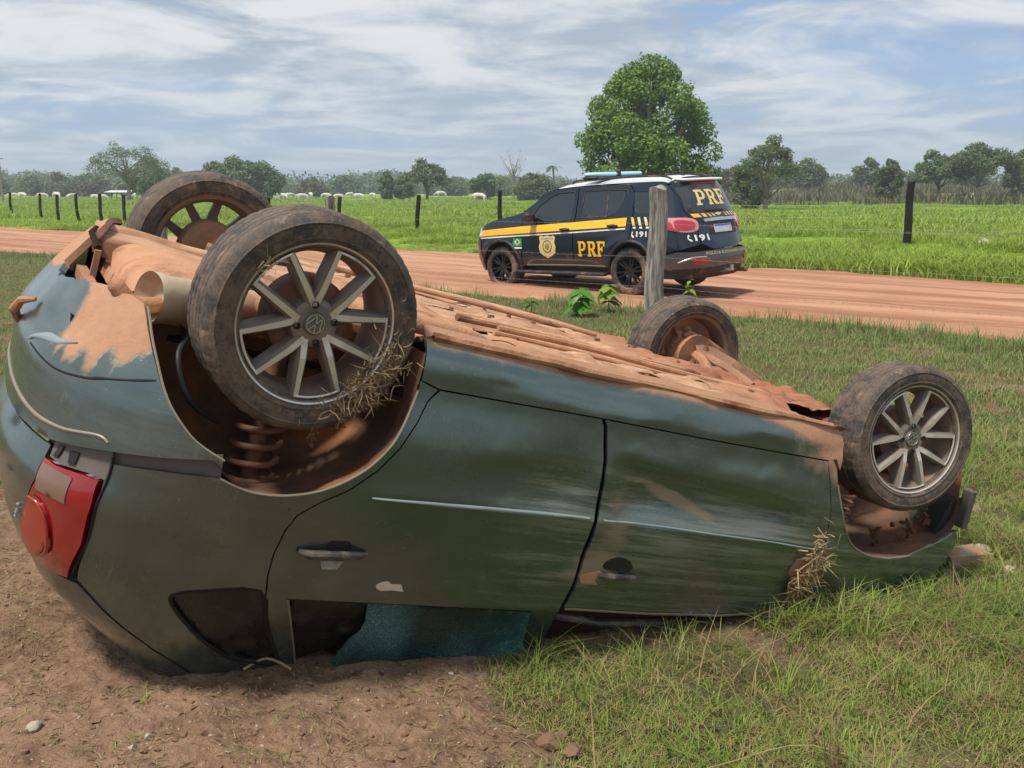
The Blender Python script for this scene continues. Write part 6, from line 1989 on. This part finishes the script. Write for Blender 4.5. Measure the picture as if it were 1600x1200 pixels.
nf = empty('near_fence', (0, 0, 0), label='barbed wire fence with weathered grey posts before the road', cat='fence')
A0 = np.array([1.835, 12.25])
npos = []
for k, t in enumerate((-19.0, -12.4, -6.1, 0.0, 6.25, 11.3, 20.5, 27.0)):
    x, y = A0 + RD * t
    z = float(terr(np.array([x]), np.array([y]))[0]); npos.append((x, y, z))
    me = post_mesh(1.66 if k == 3 else 1.60 - .02 * k, .115 if k == 3 else .085, M['wood'], 3 + k)
    ob('post', me, nf, loc=(x, y, z), rot=(.01 * (k % 3 - 1), .02 * (k % 2), k * 1.1))
wires(nf, npos, (.42, .80, 1.22), .0014, .03, True)

ff_ = empty('far_fence', (0, 0, 0), label='fence of thin dark posts along the far side of the road', cat='fence')
fpos = [(-29.5, 57.5), (-26.3, 54.4), (-23.9, 51.3), (-21.5, 48.3), (-19.4, 46.0), (-17.35, 43.6), (-14.6, 41.4), (-11.9, 39.2), (-9.3, 37.4), (-6.35, 35.9), (-3.38, 34.6), (-.40, 33.2), (2.5, 31.9), (5.4, 30.6), (11.35, 27.9), (14.4, 26.4), (17.6, 24.8)]
hs_ = [1.35] * 9 + [1.32, 1.36, 1.5, 1.4, 1.4, 1.78, 1.5, 1.5]
P3 = []
for k, (x, y) in enumerate(fpos):
    z = float(terr(np.array([x]), np.array([y]))[0]); P3.append((x, y, z))
    ob('post', post_mesh(hs_[k], .105 if k == 14 else .075, M['darkpost'], 20 + k, .025, 10), ff_, loc=(x, y, z), rot=(.03 * ((k * 7) % 5 - 2) / 2, .04 * ((k * 3) % 5 - 2) / 2, k))
wires(ff_, P3, (.45, .8, 1.15), .004, .03)

# cattle: a white humped zebu, legs and head modelled, one mesh for the body
def cow_parts():
    import bmesh
    V = [(0, 0, 1.22), (.35, 0, 1.20), (.72, 0, 1.12), (-.40, 0, 1.20), (-.78, 0, 1.16),            # spine from pelvis
         (.95, 0, 1.18), (1.18, 0, 1.02), (1.42, 0, .70),                                          # neck, head down grazing
         (.68, .17, .75), (.70, .16, .38), (.70, .16, .02), (.62, -.17, .75), (.58, -.16, .38), (.60, -.16, .02),
         (-.72, .18, .78), (-.82, .17, .42), (-.74, .17, .02), (-.62, -.18, .78), (-.70, -.17, .42), (-.60, -.17, .02),
         (.70, 0, 1.46), (1.30, .14, 1.0), (1.30, -.14, 1.0), (-.95, 0, 1.0), (-.98, 0, .55), (.10, 0, .92), (1.50, 0, .55)]
    E = [(0, 1), (1, 2), (0, 3), (3, 4), (2, 5), (5, 6), (6, 7), (7, 26), (2, 8), (8, 9), (9, 10), (2, 11), (11, 12), (12, 13), (4, 14), (14, 15), (15, 16), (4, 17), (17, 18), (18, 19), (2, 20), (6, 21), (6, 22), (4, 23), (23, 24), (0, 25)]
    R_ = [.36, .36, .32, .34, .29, .20, .15, .11, .13, .065, .06, .13, .065, .06, .15, .075, .06, .15, .075, .06, .10, .035, .035, .04, .035, .30, .08]
    me = bpy.data.meshes.new('body'); me.from_pydata(V, E, [])
    o = bpy.data.objects.new('tmp', me); COL.objects.link(o)
    md = o.modifiers.new('s', 'SKIN'); sv_ = me.skin_vertices[0].data
    for i, r in enumerate(R_): sv_[i].radius = (r, r * .85)
    sv_[0].use_root = True
    o.modifiers.new('ss', 'SUBSURF').levels = 1
    dg = bpy.context.evaluated_depsgraph_get(); m2 = bpy.data.meshes.new_from_object(o.evaluated_get(dg))
    bpy.data.objects.remove(o)
    m2.name = 'white_cow'; m2.materials.clear(); m2.materials.append(M['cow'])
    m2.polygons.foreach_set('use_smooth', np.ones(len(m2.polygons), bool))
    return m2


M['cow'] = simple('white_cow_hide', (0.62, 0.59, 0.54), .8, 0, .2, 3, .10)
CM = cow_parts()
g = np.random.default_rng(15)
cu = [22, 36, 68, 88, 112, 150, 162, 219, 430, 442, 455, 474, 486, 508, 528, 546, 562, 583, 626, 690, 750]
cy = [150, 146, 152, 148, 140, 150, 145, 150, 158, 150, 155, 150, 160, 155, 150, 158, 150, 162, 165, 168, 118]
for i, (u, Y) in enumerate(zip(cu, cy)):
    x, y, _ = at(u, Y)
    o = bpy.data.objects.new('white_cow', CM); o.location = (x, y, float(terr(np.array([x]), np.array([y]))[0]) - .22)
    o.rotation_euler = (0, 0, g.choice([0, math.pi]) + g.normal() * .5); s = g.uniform(.75, .95); o.scale = (s, s, s)
    link(o, label='white cow grazing, %s from the left in the far herd' % ordn(i) if i < 20 else 'lone white cow grazing just left of the police car', cat='cow', group='white cattle grazing in the pasture')

# shed with a long pale roof
sx_, sy_, _ = at(187, 150)
sh_ = empty('shed', (sx_, sy_, 0), label='long low open shed with a pale roof behind the cattle', cat='shed')
mb = MB(); mb.box((0, 0, 1.25), (3.6, 2.4, .10), R=np.array(Matrix.Rotation(.10, 3, 'X'))); mb.obj('roof', M['white2'], sh_)
for x_ in (-2.0, 0, 2.0):
    for y_ in (-1.2, 1.2):
        mb = MB(); mb.box((x_ * .8, y_ * .8, .6), (.12, .12, 1.25)); mb.obj('post', M['bark'], sh_)
px0, py0, _ = at(5, 120)
pp = empty('utility_pole', (px0, py0, 0), label='thin grey utility pole at the left picture edge', cat='pole')
mb = MB(); mb.tube([(0, 0, -.2), (0, 0, 5.6)], [.14, .10], 10); mb.obj('mast', M['barkpale'], pp)
mb = MB(); mb.box((0, 0, 5.25), (1.0, .10, .10)); mb.obj('crossarm', M['barkpale'], pp)

# saplings at the fence
def sapling(loc, h, n, L, mat, label, seed):
    g = np.random.default_rng(seed); e_ = empty('sapling', loc, label=label, cat='plant')
    mb = MB(); mb.tube([(0, 0, -.03), (.01, 0, h * .5), (.0, .01, h)], [.008, .006, .003], 6); mb.obj('stem', M['plantleaf'], e_)
    for i in range(n):
        a = g.uniform(0, 6.28); d = np.array([math.cos(a), math.sin(a), 0]); s_ = np.array([-d[1], d[0], 0])
        z0 = h * g.uniform(.35, 1.02); l = L * g.uniform(.7, 1.3); w = l * .34
        p0 = np.array([0, 0, z0]); dr = g.uniform(.1, .9)
        V = [p0, p0 + d * l * .35 + s_ * w + [0, 0, .02 - dr * .05], p0 + d * l * .75 + s_ * w * .7 + [0, 0, -dr * l * .45], p0 + d * l + [0, 0, -dr * l * .9], p0 + d * l * .75 - s_ * w * .7 + [0, 0, -dr * l * .45], p0 + d * l * .35 - s_ * w + [0, 0, .02 - dr * .05],
             p0 + d * l * .4 + [0, 0, .05 * l], p0 + d * l * .75 + [0, 0, -dr * l * .40]]
        ob('leaf', mkmesh('leaf', V, [(0, 6, 1), (1, 6, 7, 2), (2, 7, 3), (0, 5, 6), (5, 4, 7, 6), (4, 3, 7)], mat), e_)
    return e_
x, y, _ = at(906, 12.6); sapling((x, y, float(terr(np.array([x]), np.array([y]))[0])), .36, 24, .21, M['plantleaf'], 'dark green broadleaf sapling left of the grey fence post', 1)
x, y, _ = at(950, 13.0); sapling((x, y, float(terr(np.array([x]), np.array([y]))[0])), .38, 28, .18, M['plantlime'], 'lime green sapling between the dark sapling and fence post', 2)
x, y, _ = at(1076, 11.9); sapling((x, y, float(terr(np.array([x]), np.array([y]))[0])), .55, 12, .10, M['plantlime'], 'thin pale weed right of the grey fence post', 3)
x, y, _ = at(830, 12.9); sapling((x, y, float(terr(np.array([x]), np.array([y]))[0])), .22, 9, .12, M['plantleaf'], 'small weed below the police car front door', 4)

# ------------------------------------------------------------------ debris on the ground
def hz_(x, y): return float(terr(np.array([x]), np.array([y]))[0])
M['concrete'] = simple('mud-stained_concrete', (0.33, 0.27, 0.20), .9, 0, .2, 9, .35, .6, dust=(0.36, 0.16, 0.08), dustamt=.5)
M['stone'] = simple('dusty_stone', (0.30, 0.25, 0.19), .9, 0, .2, 20, .3, .5, dust=(0.34, 0.18, 0.11), dustamt=.3)
M['stonepale'] = simple('pale_stone', (0.38, 0.32, 0.24), .85, 0, .2, 20, .2, .4)
M['clod'] = simple('earth_clod', (0.20, 0.12, 0.075), .95, 0, .1, 20, .35, .8)
M['twig'] = simple('dark_twig', (0.10, 0.075, 0.055), .9)


def rock(name, c, d, mat, seed, n=22, **kw):
    g = np.random.default_rng(seed); mb = MB()
    P = g.normal(size=(n, 3)); P /= np.linalg.norm(P, axis=1)[:, None]; P *= g.uniform(.8, 1.0, n)[:, None]
    hull(mb, P * np.array(d) / 2)
    o = mb.obj(name, M[mat], None, smooth=False, **kw); o.location = (c[0], c[1], hz_(c[0], c[1]) + d[2] * .18); o.rotation_euler = (0, 0, g.uniform(0, 6))
    return o


blk = empty('broken_block', (2.0, 4.02, hz_(1.98, 4.0) - .04), .35, label='broken mud-stained block lying beside the front wheel', cat='block')
mb = MB(); g = np.random.default_rng(2)
P = np.array([[x, y, z] for x in (-.10, .115) for y in (-.06, .06) for z in (.0, .115)] + [[.0, .0, .125], [.10, -.05, .06], [-.11, .03, .05]]) * [1, 1, .9] + g.normal(size=(11, 3)) * .007
hull(mb, P); mb.obj('core', M['concrete'], blk, smooth=False)
for k in range(3):
    mb = MB(); mb.box((-.055 + .055 * k, -.064, .045), (.007, .010, .07), bev=.002); mb.obj('rib', M['concrete'], blk, smooth=False)
b2 = empty('broken_slab', (1.82, 4.02, hz_(1.82, 4.02) + .02), -.3, label='pale broken slab leaning against the mud-stained block', cat='slab')
mb = MB(); P = np.array([(-.09, -.03, 0), (.09, -.04, .0), (.11, -.02, .10), (.02, -.03, .19), (-.08, -.02, .12), (-.09, .02, 0), (.09, .02, 0), (.11, .03, .10), (.02, .03, .18), (-.08, .03, .12)]); hull(mb, P); mb.obj('slab', M['stonepale'], b2, smooth=False)
rock('rubble', (2.14, 4.16), (.12, .08, .07), 'stonepale', 51, label='pale rubble chunk behind the mud-stained block', cat='rubble')
rock('rubble', (1.86, 3.86), (.10, .07, .05), 'concrete', 52, label='muddy rubble piece between fender and pale slab', cat='rubble')
rock('rubble', (2.16, 3.92), (.06, .05, .04), 'stonepale', 53, label='small pale shard right of the mud-stained block', cat='rubble')
rock('stone', (2.38, 4.72), (.16, .09, .06), 'stone', 5, label='flat brown stone right of the front wheel', cat='stone')
rock('stone', (2.2, 4.55), (.12, .08, .04), 'stonepale', 6, label='pale flat stone chip behind the mud-stained block', cat='stone')
rock('stone', (2.05, 3.62), (.028, .028, .026), 'stonepale', 7, label='tiny pale pebble below the mud-stained block', cat='stone')
rock('stone', (-1.20, 2.19), (.05, .04, .03), 'stonepale', 8, label='pale stone at the lower left picture corner', cat='stone')
rock('stone', (-.905, 2.17), (.030, .024, .02), 'stonepale', 9, label='small pale pebble left of the lower middle', cat='stone')
rock('stone', (-.925, 2.12), (.034, .022, .018), 'stonepale', 10, label='flat pale pebble touching the small pale one', cat='stone')
rock('stone', (-.86, 2.55), (.05, .04, .03), 'stone', 11, label='dusty stone under the rear corner of the wreck', cat='stone')
rock('stone', (.37, 2.19), (.030, .026, .03), 'stonepale', 12, label='light brown pebble on the lower middle turf', cat='stone')
rock('stone', (-.18, 2.62), (.024, .02, .016), 'stonepale', 13, label='small pale chip below the shattered window', cat='stone')
rock('stone', (.73, 2.22), (.10, .06, .035), 'stone', 14, label='flat grey-brown stone on the lower right turf', cat='stone')
rock('stone', at(1535, 26.0)[:2], (.62, .4, .42), 'stonepale', 15, label='pale boulder in the roadside grass at far right', cat='stone')
for i, (x, y, s) in enumerate(((.10, 2.33, .075), (.16, 2.30, .06), (.13, 2.38, .05), (2.35, 4.35, .05))):
    rock('earth_clod', (x, y), (s * 1.3, s, s * .7), 'clod', 30 + i, label=['crumbly brown clod on the turf below the front door', 'smaller brown clod right of the crumbly one', 'third clod behind the crumbly pair', 'dark clod beside the block right of the wheel'][i], cat='clod')
rock('bark_piece', (2.92, 5.35), (.16, .07, .05), 'clod', 44, label='dark curled bark piece on the grass at far right', cat='bark')

# gravel and crumbs scattered over the bare soil
def pebs(seed, mat, r=.012):
    g = np.random.default_rng(seed); mb = MB(); P = g.normal(size=(9, 3)); P /= np.linalg.norm(P, axis=1)[:, None]; hull(mb, P * [r, r * .8, r * .6])
    return bpy.data.objects.new('pebble', mb.mesh('pebble', [mat], False))
gscatter('gravel', 12000, 1.5, 7, 40, 12, lambda X, Y, g: .20 + .8 * (1 - sst(cov(X, Y), .2, .9)), [pebs(i, M[['clod', 'stone', 'clod', 'clod', 'stonepale'][i]], [.006, .005, .010, .004, .004][i]) for i in range(5)], .5, 1.7, 1.0, label='crumbs of earth and fine gravel on the bare patch')

# twigs and long stalks
def stalk(name, pts, r, mat, label, cat):
    P = [(x, y, hz_(x, y) + z) for x, y, z in pts]
    mb = MB(); mb.tube(catmull(P, 4), r, 6); mb.obj(name, M[mat], None, label=label, cat=cat)
stalk('twig', [(.25, 2.42, .012), (.36, 2.425, .016), (.50, 2.43, .014), (.64, 2.445, .018)], .0022, 'twig', 'thin dark straight twig lying on the turf', 'twig')
stalk('grass_stalk', [(.16, 2.22, .02), (.35, 2.17, .03), (.55, 2.24, .05), (.80, 2.32, .06), (1.05, 2.22, .05), (1.22, 2.14, .02)], .0016, 'straw', 'long pale grass stalk arching over the lower right turf', 'stalk')
stalk('twig', [(-.76, 2.50, .02), (-.70, 2.53, .035), (-.63, 2.52, .02)], .004, 'straw', 'short pale stick under the rear roof corner', 'twig')

# long grass clump at lower right, dry heaps near the front wheel
def clump(loc, n, rad, h0, h1, w, mat, label, seed, lean=.9, name='grass_clump'):
    o = blades(n, rad, h0, h1, w, mat, seed, lean, 4, name); o.location = (loc[0], loc[1], hz_(*loc)); link(o, label=label, cat='grass clump'); return o
clump((.93, 2.18), 90, .09, .08, .30, .0042, M['grassA'], 'long drooping grass clump at the lower right', 201, 1.0)
clump((.86, 2.30), 30, .03, .10, .26, .0036, M['grassD'], 'dry stalks standing in the drooping clump', 202, .5)
clump((.55, 2.95), 70, .16, .05, .17, .004, M['grassA'], 'loose grass clump against the crushed front door', 203, 1.1)
clump((.98, 3.12), 80, .16, .06, .20, .004, M['grassA'], 'long grass clump touching the front fender', 204, 1.1)
clump((1.25, 2.75), 60, .14, .05, .18, .004, M['grassA'], 'grass clump between fender and lower right clump', 205, 1.1)
clump((1.55, 3.35), 150, .20, .03, .10, .0034, M['grassD'], 'heap of dry brown grass below the front wheel', 206, 2.2)
clump((1.25, 3.2), 120, .16, .03, .09, .0034, M['grassD'], 'flattened dry grass before the front fender', 207, 2.4)
clump((1.85, 3.55), 120, .22, .05, .16, .004, M['grassA'], 'fresh grass clump right of the dry grass heap', 208, 1.0)
clump((1.72, 3.80), 130, .16, .04, .12, .0034, M['grassD'], 'dry grass tangle beside the broken slab', 209, 1.8)

# ------------------------------------------------------------------ air: thin humid haze
m = bpy.data.materials.new('humid_air'); m.use_nodes = True
m.node_tree.nodes.clear()
o_ = m.node_tree.nodes.new('ShaderNodeOutputMaterial'); v_ = m.node_tree.nodes.new('ShaderNodeVolumePrincipled')
v_.inputs['Color'].default_value = (.86, .92, 1, 1); v_.inputs['Density'].default_value = .0010; v_.inputs['Anisotropy'].default_value = .3
m.node_tree.links.new(v_.outputs[0], o_.inputs['Volume'])
mb = MB(); mb.box((0, 180, 9), (1500, 1000, 22)); hz = mb.obj('haze', m, None, smooth=False, kind='stuff', label='thin humid haze')
